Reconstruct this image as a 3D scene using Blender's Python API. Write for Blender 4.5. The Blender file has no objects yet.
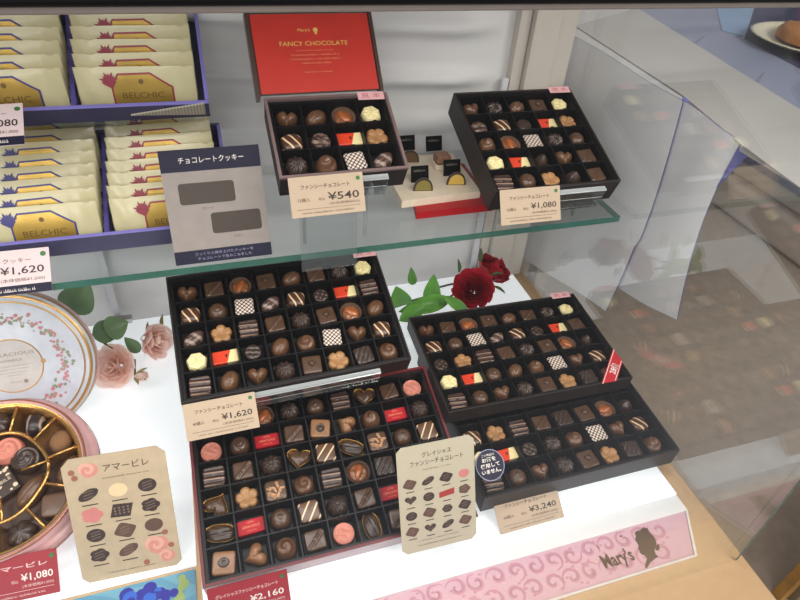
import bpy, bmesh, math, random
from math import sin, cos, pi, radians, exp, atan2, hypot
from mathutils import Matrix, Vector
random.seed(7)
S = 0.01            # all numbers below are centimetres, camera at x=0,y=0,z=0 (90 cm above the floor)
ZF = 90.0
sc = bpy.context.scene
COL = sc.collection

# ------------------------------------------------------------------ camera
F, PITCH, ROLL, YAW = 605.602, 0.67441, 0.083318, 0.35639
fw = Vector((sin(YAW)*cos(PITCH), cos(YAW)*cos(PITCH), -sin(PITCH)))
r0 = Vector((cos(YAW), -sin(YAW), 0)); u0 = r0.cross(fw)
rt = cos(ROLL)*r0 + sin(ROLL)*u0
up = -sin(ROLL)*r0 + cos(ROLL)*u0
def ray(p):
    return rt*((p[0]-400)/F) - up*((p[1]-300)/F) + fw
def at_z(p, z): d = ray(p); return d*(z/d.z)
def at_y(p, y): d = ray(p); return d*(y/d.y)
def at_x(p, x): d = ray(p); return d*(x/d.x)
cam = bpy.data.cameras.new('camera'); co = bpy.data.objects.new('camera', cam); COL.objects.link(co)
cam.sensor_width = 36; cam.lens = 36*F/800; cam.clip_start = 0.01
M = Matrix((rt, up, -fw)).transposed().to_4x4(); M.translation = Vector((0, 0, ZF*S)); co.matrix_world = M
sc.camera = co
sc.view_settings.view_transform = 'Standard'; sc.view_settings.look = 'None'
sc.view_settings.exposure = -0.28; sc.view_settings.gamma = 1; sc.view_settings.use_curve_mapping = False

# ------------------------------------------------------------------ materials
def lin(c):
    return tuple(((x/255)/12.92 if x/255 <= .04045 else ((x/255+.055)/1.055)**2.4) for x in c) + (1,)
class NT:
    def __init__(s, name):
        s.m = bpy.data.materials.new(name); s.m.use_nodes = True
        s.n = s.m.node_tree.nodes; s.l = s.m.node_tree.links
        s.b = s.n['Principled BSDF']; s.out = s.n['Material Output']
    def node(s, t, **k):
        x = s.n.new(t)
        for a, v in k.items(): setattr(x, a, v)
        return x
    def link(s, a, b): s.l.new(a, b)
    def math(s, op, a, b=None):
        x = s.node('ShaderNodeMath', operation=op)
        for i, v in enumerate((a, b)):
            if v is None: continue
            if isinstance(v, (int, float)): x.inputs[i].default_value = v
            else: s.link(v, x.inputs[i])
        return x.outputs[0]
    def ramp(s, fac, stops, mode='LINEAR'):
        r = s.node('ShaderNodeValToRGB'); r.color_ramp.interpolation = mode
        e = r.color_ramp.elements
        while len(e) < len(stops): e.new(.5)
        for i, (p, c) in enumerate(stops): e[i].position = p; e[i].color = c
        s.link(fac, r.inputs[0]); return r.outputs[0]
    def coord(s): return s.node('ShaderNodeTexCoord').outputs['Object']
    def noise(s, scale, vec=None, detail=3):
        x = s.node('ShaderNodeTexNoise'); x.inputs['Scale'].default_value = scale; x.inputs['Detail'].default_value = detail
        s.link(vec or s.coord(), x.inputs['Vector']); return x.outputs['Fac']
    def bump(s, h, st=.3, dist=.001):
        x = s.node('ShaderNodeBump'); x.inputs['Strength'].default_value = st; x.inputs['Distance'].default_value = dist
        s.link(h, x.inputs['Height']); s.link(x.outputs[0], s.b.inputs['Normal'])
MC = {}
def mat(name, rgb, rough=.5, metal=0, var=.06, scale=80, bump=0, spec=.5, coat=0, trans=0, sss=0):
    if name in MC: return MC[name]
    t = NT(name); c = lin(rgb)
    lo = tuple(x*(1-var) for x in c[:3])+(1,); hi = tuple(min(1, x*(1+var)) for x in c[:3])+(1,)
    n = t.noise(scale)
    t.link(t.ramp(n, [(.3, lo), (.7, hi)]), t.b.inputs['Base Color'])
    t.b.inputs['Roughness'].default_value = rough; t.b.inputs['Metallic'].default_value = metal
    t.b.inputs['Specular IOR Level'].default_value = spec
    if coat: t.b.inputs['Coat Weight'].default_value = coat; t.b.inputs['Coat Roughness'].default_value = .12
    if bump: t.bump(n, bump)
    if sss: t.b.inputs['Subsurface Weight'].default_value = sss; t.b.inputs['Subsurface Radius'].default_value = (1, .6, .5); t.b.inputs['Subsurface Scale'].default_value = .006
    MC[name] = t.m; return t.m
def glass(name, f0, tint=(1, 1, 1), body=0.0, bodycol=(200, 210, 205), rough=0.0):
    if name in MC: return MC[name]
    t = NT(name); t.n.remove(t.b)
    g = t.node('ShaderNodeNewGeometry')
    dot = t.node('ShaderNodeVectorMath', operation='DOT_PRODUCT')
    t.link(g.outputs['Incoming'], dot.inputs[0]); t.link(g.outputs['Normal'], dot.inputs[1])
    a = t.math('ABSOLUTE', dot.outputs['Value']); a = t.math('SUBTRACT', 1.0, a); a = t.math('POWER', a, 5.0)
    a = t.math('MULTIPLY', a, 1-f0); a = t.math('ADD', a, f0)
    tr = t.node('ShaderNodeBsdfTransparent'); tr.inputs[0].default_value = (*tint, 1)
    gl = t.node('ShaderNodeBsdfGlossy'); gl.inputs['Roughness'].default_value = rough
    base = tr.outputs[0]
    if body:
        df = t.node('ShaderNodeBsdfDiffuse'); df.inputs[0].default_value = lin(bodycol)
        mx = t.node('ShaderNodeMixShader'); mx.inputs[0].default_value = body
        t.link(tr.outputs[0], mx.inputs[1]); t.link(df.outputs[0], mx.inputs[2]); base = mx.outputs[0]
    m = t.node('ShaderNodeMixShader'); t.link(a, m.inputs[0]); t.link(base, m.inputs[1]); t.link(gl.outputs[0], m.inputs[2])
    t.link(m.outputs[0], t.out.inputs['Surface']); MC[name] = t.m; return t.m
def banded(name, ca, cb, freq, ang, width=.5, rough=.35, warp=0., top=True, coat=.2):
    """stripes across the piece (object space), only where the surface looks up"""
    t = NT(name); tc = t.coord(); sp = t.node('ShaderNodeSeparateXYZ'); t.link(tc, sp.inputs[0])
    x = t.math('MULTIPLY', sp.outputs[0], cos(ang)/S*freq); y = t.math('MULTIPLY', sp.outputs[1], sin(ang)/S*freq)
    v = t.math('ADD', x, y)
    if warp:
        v = t.math('ADD', v, t.math('MULTIPLY', t.noise(90, tc, 1), warp))
    v = t.math('ABSOLUTE', t.math('SINE', v))
    v = t.math('GREATER_THAN', v, 1-width)
    mx = t.node('ShaderNodeMix', data_type='RGBA'); mx.inputs[6].default_value = lin(ca); mx.inputs[7].default_value = lin(cb)
    t.link(v, mx.inputs[0]); t.link(mx.outputs[2], t.b.inputs['Base Color']); t.b.inputs['Roughness'].default_value = rough
    t.b.inputs['Coat Weight'].default_value = coat; MC[name] = t.m; return t.m
def dotted(name, ca, cb):
    t = NT(name); tc = t.coord(); sp = t.node('ShaderNodeSeparateXYZ'); t.link(tc, sp.inputs[0])
    k = pi/.46/S
    a = t.math('SINE', t.math('MULTIPLY', t.math('ADD', sp.outputs[0], sp.outputs[1]), k))
    b = t.math('SINE', t.math('MULTIPLY', t.math('SUBTRACT', sp.outputs[0], sp.outputs[1]), k))
    v = t.math('MULTIPLY', a, b); v = t.math('GREATER_THAN', t.math('ABSOLUTE', v), .36)
    top = t.math('GREATER_THAN', sp.outputs[2], .0100)
    v = t.math('MULTIPLY', v, top)
    mx = t.node('ShaderNodeMix', data_type='RGBA'); mx.inputs[6].default_value = lin(ca); mx.inputs[7].default_value = lin(cb)
    t.link(v, mx.inputs[0]); t.link(mx.outputs[2], t.b.inputs['Base Color']); t.b.inputs['Roughness'].default_value = .45
    MC[name] = t.m; return t.m
def split(name, ca, cb, pos, slant, rough=.3):
    """two printed colours meeting along a slanted line (object space)"""
    t = NT(name); sp = t.node('ShaderNodeSeparateXYZ'); t.link(t.coord(), sp.inputs[0])
    v = t.math('ADD', sp.outputs[0], t.math('MULTIPLY', sp.outputs[1], slant)); v = t.math('GREATER_THAN', v, pos*S)
    mx = t.node('ShaderNodeMix', data_type='RGBA'); mx.inputs[6].default_value = lin(ca); mx.inputs[7].default_value = lin(cb)
    t.link(v, mx.inputs[0]); t.link(mx.outputs[2], t.b.inputs['Base Color']); t.b.inputs['Roughness'].default_value = rough
    MC[name] = t.m; return t.m
def damask(name, ca, cb, scale=16):
    t = NT(name); tc = t.coord()
    w = t.node('ShaderNodeTexNoise'); w.inputs['Scale'].default_value = scale; w.inputs['Detail'].default_value = 0; w.inputs['Distortion'].default_value = 2.2
    t.link(tc, w.inputs['Vector'])
    v = t.math('MULTIPLY', w.outputs['Fac'], 30); v = t.math('SINE', v)
    v2 = t.noise(scale*.8, tc, 0)
    v = t.math('MULTIPLY', t.math('GREATER_THAN', v, .25), t.math('GREATER_THAN', v2, .47))
    mx = t.node('ShaderNodeMix', data_type='RGBA'); mx.inputs[6].default_value = lin(ca); mx.inputs[7].default_value = lin(cb)
    t.link(v, mx.inputs[0]); t.link(mx.outputs[2], t.b.inputs['Base Color']); t.b.inputs['Roughness'].default_value = .5
    MC[name] = t.m; return t.m

milk = mat('milk_chocolate', (98, 66, 44), .38, var=.12, scale=150, bump=.15, coat=.25)
darkc = mat('dark_chocolate', (60, 44, 36), .36, var=.12, scale=150, bump=.15, coat=.25)
brownc = mat('brown_chocolate', (80, 55, 38), .36, var=.12, scale=150, bump=.15, coat=.25)
caramel = mat('caramel_chocolate', (165, 120, 76), .42, var=.1, scale=150, bump=.15, coat=.1)
ivory = mat('ivory_chocolate', (232, 216, 160), .45, var=.05, scale=150, bump=.1)
amber = mat('glazed_nut', (170, 92, 44), .3, var=.2, scale=120, bump=.3, coat=.5)
pinkc = mat('pink_chocolate', (206, 128, 110), .5, var=.08, scale=200, bump=.4)
cocoa = mat('cocoa_dust', (128, 92, 60), .95, var=.15, scale=600, bump=.4)
nutty = mat('chopped_nuts', (176, 132, 96), .5, var=.5, scale=260, bump=1)
cupm = mat('paper_cup', (120, 92, 74), .6, var=.06)
goldfoil = mat('gold_foil', (196, 150, 84), .28, metal=.9, var=.15, scale=60, bump=.5)
dotm = dotted('dot_print_chocolate', (56, 38, 30), (232, 214, 200))
stripem = banded('striped_chocolate', (78, 50, 36), (226, 192, 150), 4.6, radians(28), .07, warp=1.0)
stripem2 = banded('white_striped_chocolate', (98, 64, 44), (225, 205, 165), 4.2, radians(-38), .045)
pillowm = banded('dark_striped_chocolate', (58, 38, 32), (150, 122, 105), 5.2, radians(88), .06)
marblem = banded('veined_chocolate', (120, 95, 80), (70, 48, 40), 3.2, radians(40), .45, warp=2)
leafm = banded('veined_leaf_chocolate', (84, 62, 54), (150, 128, 116), 3.4, radians(50), .16, warp=1)
barm = split('red_and_cream_wrapper', (216, 66, 38), (232, 214, 158), .38, -.35)
redfoil = mat('red_foil_wrapper', (180, 20, 34), .5, var=.08, spec=.3)
inkdark = mat('dark_ink', (48, 32, 30), .6)
inkbrown = mat('brown_ink', (92, 66, 48), .6)
inkwhite = mat('pale_ink', (232, 222, 214), .5)
inkgold = mat('gold_ink', (226, 186, 96), .45)
inkgrey = mat('grey_ink', (112, 100, 92), .6)
blackp = mat('black_tray_plastic', (17, 16, 17), .42, var=.1, spec=.3)
blackbox = mat('dark_brown_box_paper', (38, 30, 28), .5, var=.1, scale=300, bump=.1, spec=.35)
redbox = mat('dark_red_box_paper', (104, 28, 34), .45)
whitebase = mat('white_acrylic_base', (236, 236, 236), .35, var=.01)
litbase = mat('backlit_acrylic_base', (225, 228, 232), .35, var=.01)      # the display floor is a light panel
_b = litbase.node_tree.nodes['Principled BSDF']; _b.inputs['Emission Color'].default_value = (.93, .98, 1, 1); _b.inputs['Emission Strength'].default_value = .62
whitepaper = mat('white_lining_paper', (214, 212, 211), .7, var=.02, scale=25, bump=.3)
clear = glass('clear_acrylic', .07, (.97, .98, .98), .03)
clearedge = glass('highlit_acrylic_edge', .25, (.9, .92, .92), .45, (225, 230, 230), .1)  # whiter body paints the bright highlight along clear acrylic edges
shelfg = glass('shelf_glass', .05, (.98, .99, .985), .04, (190, 215, 208))
sideg = glass('side_pane_glass', .12, (.985, .99, .985))
frontg = glass('front_pane_glass', .012, (.985, .99, .985))
teal = mat('green_glass_edge', (38, 96, 84), .2, var=.12, scale=40, coat=.5)
tealdark = mat('dark_green_glass_edge', (40, 84, 74), .2, var=.3, scale=60)
steel = mat('brushed_steel', (190, 188, 186), .25, metal=1)
tan = mat('tan_price_card', (180, 158, 134), .6, var=.02)
cream = mat('cream_card', (184, 174, 152), .6, var=.02)
pinkcard = mat('pale_pink_card', (215, 194, 194), .6, var=.02)
navy = mat('navy_print', (26, 24, 46), .6, spec=.3)
redcard = mat('crimson_price_card', (150, 26, 40), .5, var=.03)
green = mat('green_sticker', (50, 108, 48), .5)
leafg = mat('bright_green_leaf', (88, 142, 56), .45, var=.25, scale=40, bump=.2)
leafd = mat('dark_green_leaf', (84, 108, 70), .5, var=.2, scale=40, bump=.2)
rosered = mat('crimson_petal', (164, 14, 34), .65, var=.2, scale=60, bump=.3)
def petal(name, rgb, k):      # thin petals let light through
    t = NT(name); t.b.inputs['Base Color'].default_value = lin(rgb); t.b.inputs['Roughness'].default_value = .6
    n = t.noise(60); t.link(t.ramp(n, [(.3, tuple(x*.93 for x in lin(rgb)[:3])+(1,)), (.7, lin(rgb))]), t.b.inputs['Base Color'])
    tr = t.node('ShaderNodeBsdfTranslucent'); tr.inputs[0].default_value = lin(rgb)
    m = t.node('ShaderNodeMixShader'); m.inputs[0].default_value = k
    t.link(t.b.outputs[0], m.inputs[1]); t.link(tr.outputs[0], m.inputs[2]); t.link(m.outputs[0], t.out.inputs['Surface']); return t.m
rosepink = petal('pale_pink_petal', (255, 229, 219), .42)
stemm = mat('green_stem', (70, 84, 50), .6)

def copy_tree(o, parent=None):
    c = o.copy(); COL.objects.link(c)
    if parent is not None: c.parent = parent
    for k in list(o.children): copy_tree(k, c)
    return c
# ------------------------------------------------------------------ mesh builder (centimetres)
class MB:
    def __init__(s): s.v = []; s.f = []; s.mi = []
    def add(s, vs, fs, mi=0):
        o = len(s.v); s.v += [tuple(v) for v in vs]; s.f += [tuple(i+o for i in f) for f in fs]
        s.mi += [mi]*len(fs); return s
    def box(s, x0, x1, y0, y1, z0, z1, mi=0):
        return s.add([(x0,y0,z0),(x1,y0,z0),(x1,y1,z0),(x0,y1,z0),(x0,y0,z1),(x1,y0,z1),(x1,y1,z1),(x0,y1,z1)],
                     [(0,3,2,1),(4,5,6,7),(0,1,5,4),(1,2,6,5),(2,3,7,6),(3,0,4,7)], mi)
    def rbox(s, x0, x1, y0, y1, z0, z1, b=.1, seg=2, mi=0):
        bm = bmesh.new(); bmesh.ops.create_cube(bm, size=1)
        for v in bm.verts: v.co = Vector(((x0+x1)/2+v.co.x*(x1-x0), (y0+y1)/2+v.co.y*(y1-y0), (z0+z1)/2+v.co.z*(z1-z0)))
        bmesh.ops.bevel(bm, geom=bm.edges[:], offset=b, segments=seg, affect='EDGES', profile=.5)
        bm.verts.index_update(); s.add([v.co[:] for v in bm.verts], [[v.index for v in f.verts] for f in bm.faces], mi); bm.free(); return s
    def prism(s, pts, z0, z1, mi=0):
        n = len(pts); a = sum(pts[i][0]*pts[(i+1)%n][1]-pts[(i+1)%n][0]*pts[i][1] for i in range(n))
        if a < 0: pts = pts[::-1]
        return s.add([(x,y,z0) for x,y in pts]+[(x,y,z1) for x,y in pts],
            [tuple(range(n))[::-1], tuple(range(n,2*n))]+[(i,(i+1)%n,n+(i+1)%n,n+i) for i in range(n)], mi)
    def grid(s, fn, nu, nv, mi=0, closed=False):
        vs = [fn(i/nu, j/nv) for j in range(nv+1) for i in range(nu + (0 if closed else 1))]
        w = nu if closed else nu+1
        fs = [(j*w+i, j*w+(i+1)%w, (j+1)*w+(i+1)%w, (j+1)*w+i) for j in range(nv) for i in range(nu)]
        return s.add(vs, fs, mi)
    def tube(s, pts, r, n=8, mi=0, cap=True):
        pts = [Vector(p) for p in pts]; vs = []; m = len(pts)
        for i, p in enumerate(pts):
            d = (pts[min(i+1, m-1)]-pts[max(i-1, 0)]).normalized()
            a = d.cross(Vector((0, 0, 1)) if abs(d.z) < .9 else Vector((1, 0, 0))).normalized(); b = d.cross(a)
            rr = r[i] if isinstance(r, (list, tuple)) else r
            vs += [tuple(p+(a*cos(2*pi*k/n)+b*sin(2*pi*k/n))*rr) for k in range(n)]
        fs = [(i*n+k, i*n+(k+1)%n, (i+1)*n+(k+1)%n, (i+1)*n+k) for i in range(m-1) for k in range(n)]
        if cap: fs += [tuple(range(n))[::-1], tuple(range((m-1)*n, m*n))]
        return s.add(vs, fs, mi)
    def lathe(s, prof, n=48, mi=0, c=(0, 0)):
        vs = [(c[0]+r*cos(2*pi*k/n), c[1]+r*sin(2*pi*k/n), z) for r, z in prof for k in range(n)]
        fs = [(i*n+k, i*n+(k+1)%n, (i+1)*n+(k+1)%n, (i+1)*n+k) for i in range(len(prof)-1) for k in range(n)]
        return s.add(vs, fs, mi)
    def disc(s, c, r, z0, z1, n=24, mi=0, ry=None):
        ry = ry or r
        return s.prism([(c[0]+r*cos(2*pi*k/n), c[1]+ry*sin(2*pi*k/n)) for k in range(n)], z0, z1, mi)
    def xf(s, m):
        s.v = [tuple(m @ Vector(v)) for v in s.v]; return s
    def mesh(s, name, mats, smooth=False):
        me = bpy.data.meshes.new(name); me.from_pydata([(x*S, y*S, z*S) for x, y, z in s.v], [], s.f)
        for m in (mats if isinstance(mats, (list, tuple)) else [mats]): me.materials.append(m)
        for p, i in zip(me.polygons, s.mi): p.material_index = i; p.use_smooth = smooth
        bm = bmesh.new(); bm.from_mesh(me); bmesh.ops.recalc_face_normals(bm, faces=bm.faces[:]); bm.to_mesh(me); bm.free()
        me.update(); return me
    def build(s, name, mats, parent=None, smooth=False, M=None, **tags):
        return put(s.mesh(name, mats, smooth), name, parent, M, **tags)
def put(me, name, parent=None, M=None, label=None, cat=None, group=None, kind=None):
    o = bpy.data.objects.new(name, me); COL.objects.link(o)
    if parent is not None:
        o.parent = parent
        if M is not None: o.matrix_local = sc_m(M, False)
    else: o.matrix_world = sc_m(M if M is not None else Matrix())
    tag(o, label, cat, group, kind); return o
def tag(o, label=None, cat=None, group=None, kind=None):
    if label: o['label'] = label
    if cat: o['category'] = cat
    if group: o['group'] = group
    if kind: o['kind'] = kind
def sc_m(M, world=True):
    M = M.copy(); t = M.translation.copy()
    M.translation = Vector((t.x*S, t.y*S, (t.z+(ZF if world else 0))*S)); return M
def frame(x, y, z, yaw=0, tilt=0):
    return Matrix.Translation((x, y, z)) @ Matrix.Rotation(yaw, 4, 'Z') @ Matrix.Rotation(tilt, 4, 'X')
def T(x, y, z=0): return Matrix.Translation((x, y, z))
def thing(name, label, cat, M, group=None):
    o = bpy.data.objects.new(name, None); COL.objects.link(o); o.empty_display_size = .02
    o.matrix_world = sc_m(M); tag(o, label, cat, group); return o
def text(s, x, y, h=None, w=None, z=.03, align='L', bold=0, serif=False):
    """printed lettering as a flat mesh in the card's plane -> MB; h = capital height, w = total width"""
    c = bpy.data.curves.new('lettering', 'FONT'); c.body = s; c.size = 1; c.resolution_u = 2; c.offset = bold
    o = bpy.data.objects.new('lettering', c); m = o.to_mesh(); mb = MB()
    vs = [v.co.copy() for v in m.vertices]; fs = [tuple(p.vertices) for p in m.polygons]
    o.to_mesh_clear(); bpy.data.objects.remove(o); bpy.data.curves.remove(c)
    if not vs: return mb
    x0 = min(v.x for v in vs); x1 = max(v.x for v in vs); y0 = min(v.y for v in vs); y1 = max(v.y for v in vs)
    k = (h/(y1-y0)) if h else w/(x1-x0); kx = (w/(x1-x0)) if w else k
    W = (x1-x0)*kx; ox = x-(0 if align == 'L' else W/2 if align == 'C' else W)
    return mb.add([((v.x-x0)*kx+ox, (v.y-y0)*k+y, z) for v in vs], fs)
def fine(x, y, w, h, z=.03, seed=1):
    """print too small to read: a broken row of tiny strokes, centred on x"""
    r = random.Random(seed+int(w*100)); mb = MB(); t = x-w/2
    while t < x+w/2-.08:
        d = r.uniform(.05, .13); hh = h*r.uniform(.6, 1)
        mb.box(t, t+d, y, y+hh*.35, z-.008, z); mb.box(t, t+d*.4, y, y+hh, z-.008, z); t += d+r.uniform(.03, .07)+(.12 if r.random() < .15 else 0)
    return mb
def merge(*mbs):
    r = MB()
    for m in mbs: r.v, o = r.v, len(r.v); r.v += m.v; r.f += [tuple(i+o for i in f) for f in m.f]; r.mi += m.mi
    return r
def rrect(x0, x1, y0, y1, r, n=4):
    pts = []
    for cx, cy, a in ((x1-r, y1-r, 0), (x0+r, y1-r, 90), (x0+r, y0+r, 180), (x1-r, y0+r, 270)):
        for k in range(n+1): t = radians(a+90*k/n); pts.append((cx+r*cos(t), cy+r*sin(t)))
    return pts

# ================================================================== SETTING
st = dict(kind='structure')
BZ = -61.5                       # base plane
SZ = -37.3                       # glass shelf top
GX, GY = 49.6, 20.2              # side pane x, front pane y
MB().box(-70, 260, 0, 260, -91, -90).build('floor', mat('grey_brown_floor', (168, 152, 134), .45, var=.10, scale=55, bump=.1), **st)
# case carcass
MB().rbox(-70, 50.6, 15.2, 78, -64.5, BZ, .3).build('trim_1', mat('beige_counter_laminate', (196, 162, 122), .4, var=.03), **st)
MB().box(-70, 49.8, 17, 77.5, -90, -64.6).build('trim_2', mat('beige_cabinet_side', (196, 170, 138), .5), **st)
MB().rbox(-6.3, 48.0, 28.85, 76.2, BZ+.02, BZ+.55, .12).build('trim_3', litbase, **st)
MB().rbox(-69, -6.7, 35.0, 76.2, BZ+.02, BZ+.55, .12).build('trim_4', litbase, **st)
MB().rbox(-6.3, 48.0, 26.78, 28.78, BZ+.02, BZ+.3, .06).build('trim_5', whitebase, **st)
# back wall: lining paper with slack horizontal folds
def wall(u, v):
    x = -70+118*u; z = BZ+62*v
    k = min(1, max(0.15, (z+55)/30))
    ph = z*.95+1.1*sin(x*.045)+.03*x; d = (1.9*(sin(ph)*.5+.5)**3 + .7*sin(z*.33+x*.07+1) + .15*sin(x*.35+z*.2))*k*min(1, max(0, (40-x)/8))
    return (x, 75.6-d, z)
w = MB().grid(wall, 90, 120); w.box(-70, 49.5, 77.2, 78, BZ, 1)
w.build('wall_back', whitepaper, smooth=True, **st)
MB().box(-70, 50, 20.4, 78, .5, 1.5).build('light_blocker', mat('dark_light_blocker', (60, 58, 56), .5), **st)  # unseen opaque panel, added to keep outside light off the upper wall
p = MB().rbox(42.6, 46.4, 73.2, 76, BZ+.5, .4, .1); p.rbox(46.5, 49.2, 73.8, 76, BZ+.5, .4, .1); p.rbox(40.9, 42.5, 74.2, 76, BZ+.5, .4, .1)
p.build('trim_6', mat('pale_metal_post', (196, 188, 178), .45, var=.02), **st)
# front header: black bar with a grey lip
MB().rbox(-70, 50, 19.6, 21.6, -4.68, -.2, .15).build('trim_7', mat('black_header', (5, 5, 6), .5, spec=.2), **st)
MB().rbox(-70, 50, 19.8, 21.2, -4.92, -4.7, .06).build('trim_8', mat('grey_header_lip', (120, 110, 102), .5), **st)
# panes
g = MB().box(-69, GX-.5, GY, GY+.5, BZ, -4.95); g.build('window_1', frontg, **st)
g = MB(); g.add([(GX-.4, GY, BZ), (GX-.4, 77, BZ), (GX-.4, 77, -3), (GX-.4, GY, -3), (GX, GY, BZ), (GX, 77, BZ), (GX, 77, -3), (GX, GY, -3)],
      [(0, 1, 2, 3), (4, 7, 6, 5)], 0)
g.add([(GX-.4, GY, BZ), (GX-.4, GY, -3), (GX, GY, -3), (GX, GY, BZ)], [(0, 1, 2, 3)], 1)
g.build('window_2', [sideg, tealdark], **st)
# glass shelf (a thing of its own) with polished green edges
sh = thing('glass_shelf', 'long clear glass shelf with green edge carrying the upper row of boxes', 'shelf', T(-60, 53.6, SZ-.8))
MB().rbox(0, 108.2, 0, 21.5, .02, .8, .04).build('pane', shelfg, sh)
e = MB().box(0, 108.25, -.06, -.01, .02, .78); e.box(108.21, 108.27, -.05, 21, .02, .78)
e.build('polished_edge', teal, sh)['label'] = 'green polished front edge'
for x, lb in ((-15.2, 'slim upright shelf rail with chrome clips behind the pink roses'), (40.3, 'slim upright shelf rail with chrome clips behind the red rose')):
    rl = thing('shelf_rail', lb, 'shelf bracket', T(x, 74.2, BZ+.5), 'shelf rails against the back wall')
    MB().rbox(-.45, .45, 0, .7, 0, 34, .08).build('upright', mat('pale_rail', (205, 205, 208), .35), rl)
    MB().rbox(-.9, 1.9, -1.1, -.05, 1.6, 2.5, .1).build('clip', steel, rl)
    MB().rbox(-.9, .9, -3.4, -.05, 22.3, 22.9, .1).build('clip', steel, rl)
# price strip posters at the front of the base
po = thing('poster_strip', 'pink damask strip with dark lettering and a cameo head along the case front', 'poster', T(0, 0, 0))
a = at_z((686, 512), BZ+.2); b = at_z((696, 556.5), BZ+.1)
MB().prism([(-6.2, 26.75), (a.x, 26.75), (b.x-.2, 21.9), (-6.2, 21.9)], BZ+.05, BZ+.15).build('printed_strip', mat('pink_strip_print', (212, 170, 184), .5, var=.03), po)
MB().prism([(a.x+.05, 26.8), (a.x+.3, 26.8), (b.x+.1, 21.7), (-6.2, 21.7), (-6.2, 21.9), (b.x-.15, 21.9)], BZ+.03, BZ+.3).build('clear_edge', mat('white_plastic_edge', (226, 222, 218), .4), po)
scr = MB(); rs = random.Random(3)
for k in range(48):
    cx = -5.2+k*1.12; cy = 25.6 if k % 2 else 23.4; sg = 1 if k % 4 < 2 else -1; a0 = rs.uniform(0, 6.28); pts_ = []
    if cx > 44.0: break
    for i in range(26):
        t = i/25; r = .12+1.05*t; a = a0+sg*7.6*t; pts_.append((cx+r*cos(a), min(26.5, max(22.2, cy+r*sin(a)*.95)), .05+.17*sin(pi*t)))
    for (x0, y0, w0), (x1, y1, w1) in zip(pts_, pts_[1:]):
        d = hypot(x1-x0, y1-y0) or 1; nx_, ny_ = -(y1-y0)/d, (x1-x0)/d
        scr.add([(x0-nx_*w0, y0-ny_*w0, BZ+.155), (x0+nx_*w0, y0+ny_*w0, BZ+.155), (x1+nx_*w1, y1+ny_*w1, BZ+.155), (x1-nx_*w1, y1-ny_*w1, BZ+.155)], [(0, 1, 2, 3)])
    for q in range(3): scr.disc((cx+rs.uniform(-1, 1), min(26.3, max(22.4, cy+rs.uniform(-1.2, 1.2)))), .22, BZ+.151, BZ+.154, 8, ry=.12)
scr.build('scroll_print', mat('rose_scroll_print', (196, 138, 158), .5, var=.03), po)
def pxpoly(pts, z):      # outline measured off the photograph, laid on its real plane
    return [(at_z(p, z).x, at_z(p, z).y) for p in pts]
def cr(pts, ox, oy, s): return [(ox+x/s, oy+y/s) for x, y in pts]
head = cr([(378,158),(392,152),(400,155),(406,143),(420,138),(436,140),(442,152),(452,166),(466,178),(477,195),(483,215),(480,235),(473,252),(477,268),(492,282),(472,296),(452,312),(434,342),(425,334),(429,312),(436,292),(424,276),(409,271),(401,263),(398,250),(390,242),(394,226),(385,212),(376,196),(381,178),(374,170)], 560, 500, 5)
bow = cr([(480,226),(488,222),(497,219),(495,232),(500,238),(491,252),(479,250)], 560, 500, 5)
MB().prism(pxpoly(head, BZ+.2), BZ+.16, BZ+.2).prism(pxpoly(bow, BZ+.2), BZ+.16, BZ+.2).build('cameo_head', inkdark, po)
q0 = at_z((605.5, 568), BZ+.2); q1 = at_z((637.5, 556.5), BZ+.2)
tm = text("Mary's", 0, 0, h=2.0, w=3.8, z=0, bold=.025)
tm.xf(T(q0.x, q0.y-.55, BZ+.2) @ Matrix.Rotation(0.0, 4, 'Z')); tm.build('lettering', inkdark, po)
bp = thing('floral_poster', 'light blue poster with dark blue flowers below the rose-printed card', 'poster', T(0, 0, 0))
MB().box(-60, -6.9, 24, 34.7, BZ+.05, BZ+.15).build('printed_sheet', damask('blue_floral_ground', (94, 150, 176), (110, 164, 184), 8), bp)
fl = MB(); ff = MB(); fy = MB()
for k in range(46):
    a_ = random.random()*2*pi; r_ = random.random()**.6*2.6; x = -11.6+r_*cos(a_)*1.15; y = 32.2+r_*sin(a_)*.85
    (fl if k % 3 else ff).disc((x, y), .35+.35*random.random(), BZ+.16+k*.002, BZ+.165+k*.002, 10)
for k in range(9):
    fy.disc((-8.3+.5*random.random()-.06*k, 34.1-.33*k), .3+.2*random.random(), BZ+.16+k*.002, BZ+.165+k*.002, 10)
fl.build('flower_print', mat('deep_blue_print', (44, 44, 150), .5), bp); ff.build('flower_print', mat('mid_blue_print', (50, 100, 200), .5), bp)
fy.build('leaf_print', mat('olive_print', (150, 170, 100), .5), bp)

# ================================================================== CHOCOLATES
def o_circle(t): return 1.0
def o_sq(t, k=5.): return (abs(cos(t))**k+abs(sin(t))**k)**(-1/k)
def o_oct(t, n=8):
    a = 2*pi/n; return cos(a/2)/cos((t % a)-a/2)
def o_hex(t): return o_oct(t, 6)
_HT = []
for _i in range(721):
    _t = 2*pi*_i/720; _x = 16*sin(_t)**3; _y = 13*cos(_t)-5*cos(2*_t)-2*cos(3*_t)-cos(4*_t)+1.5
    _HT.append((atan2(_y, _x) % (2*pi), hypot(_x, _y)/15.5))
_HT.sort()
def o_heart(t):
    t %= 2*pi
    import bisect
    i = bisect.bisect_left(_HT, (t, 0)) % len(_HT); return _HT[i][1]
def o_leaf(t):
    return 1.28*(1-.48*abs(sin(t-.6))**1.1)
def o_flower(t, n=5): return .82+.24*abs(cos(n*t/2))**.7
DOME = [(.9, 0), (1, .12), (1.0, .45), (.96, .75), (.87, 1.02), (.74, 1.22), (.58, 1.36), (.4, 1.45), (.2, 1.5)]
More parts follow.
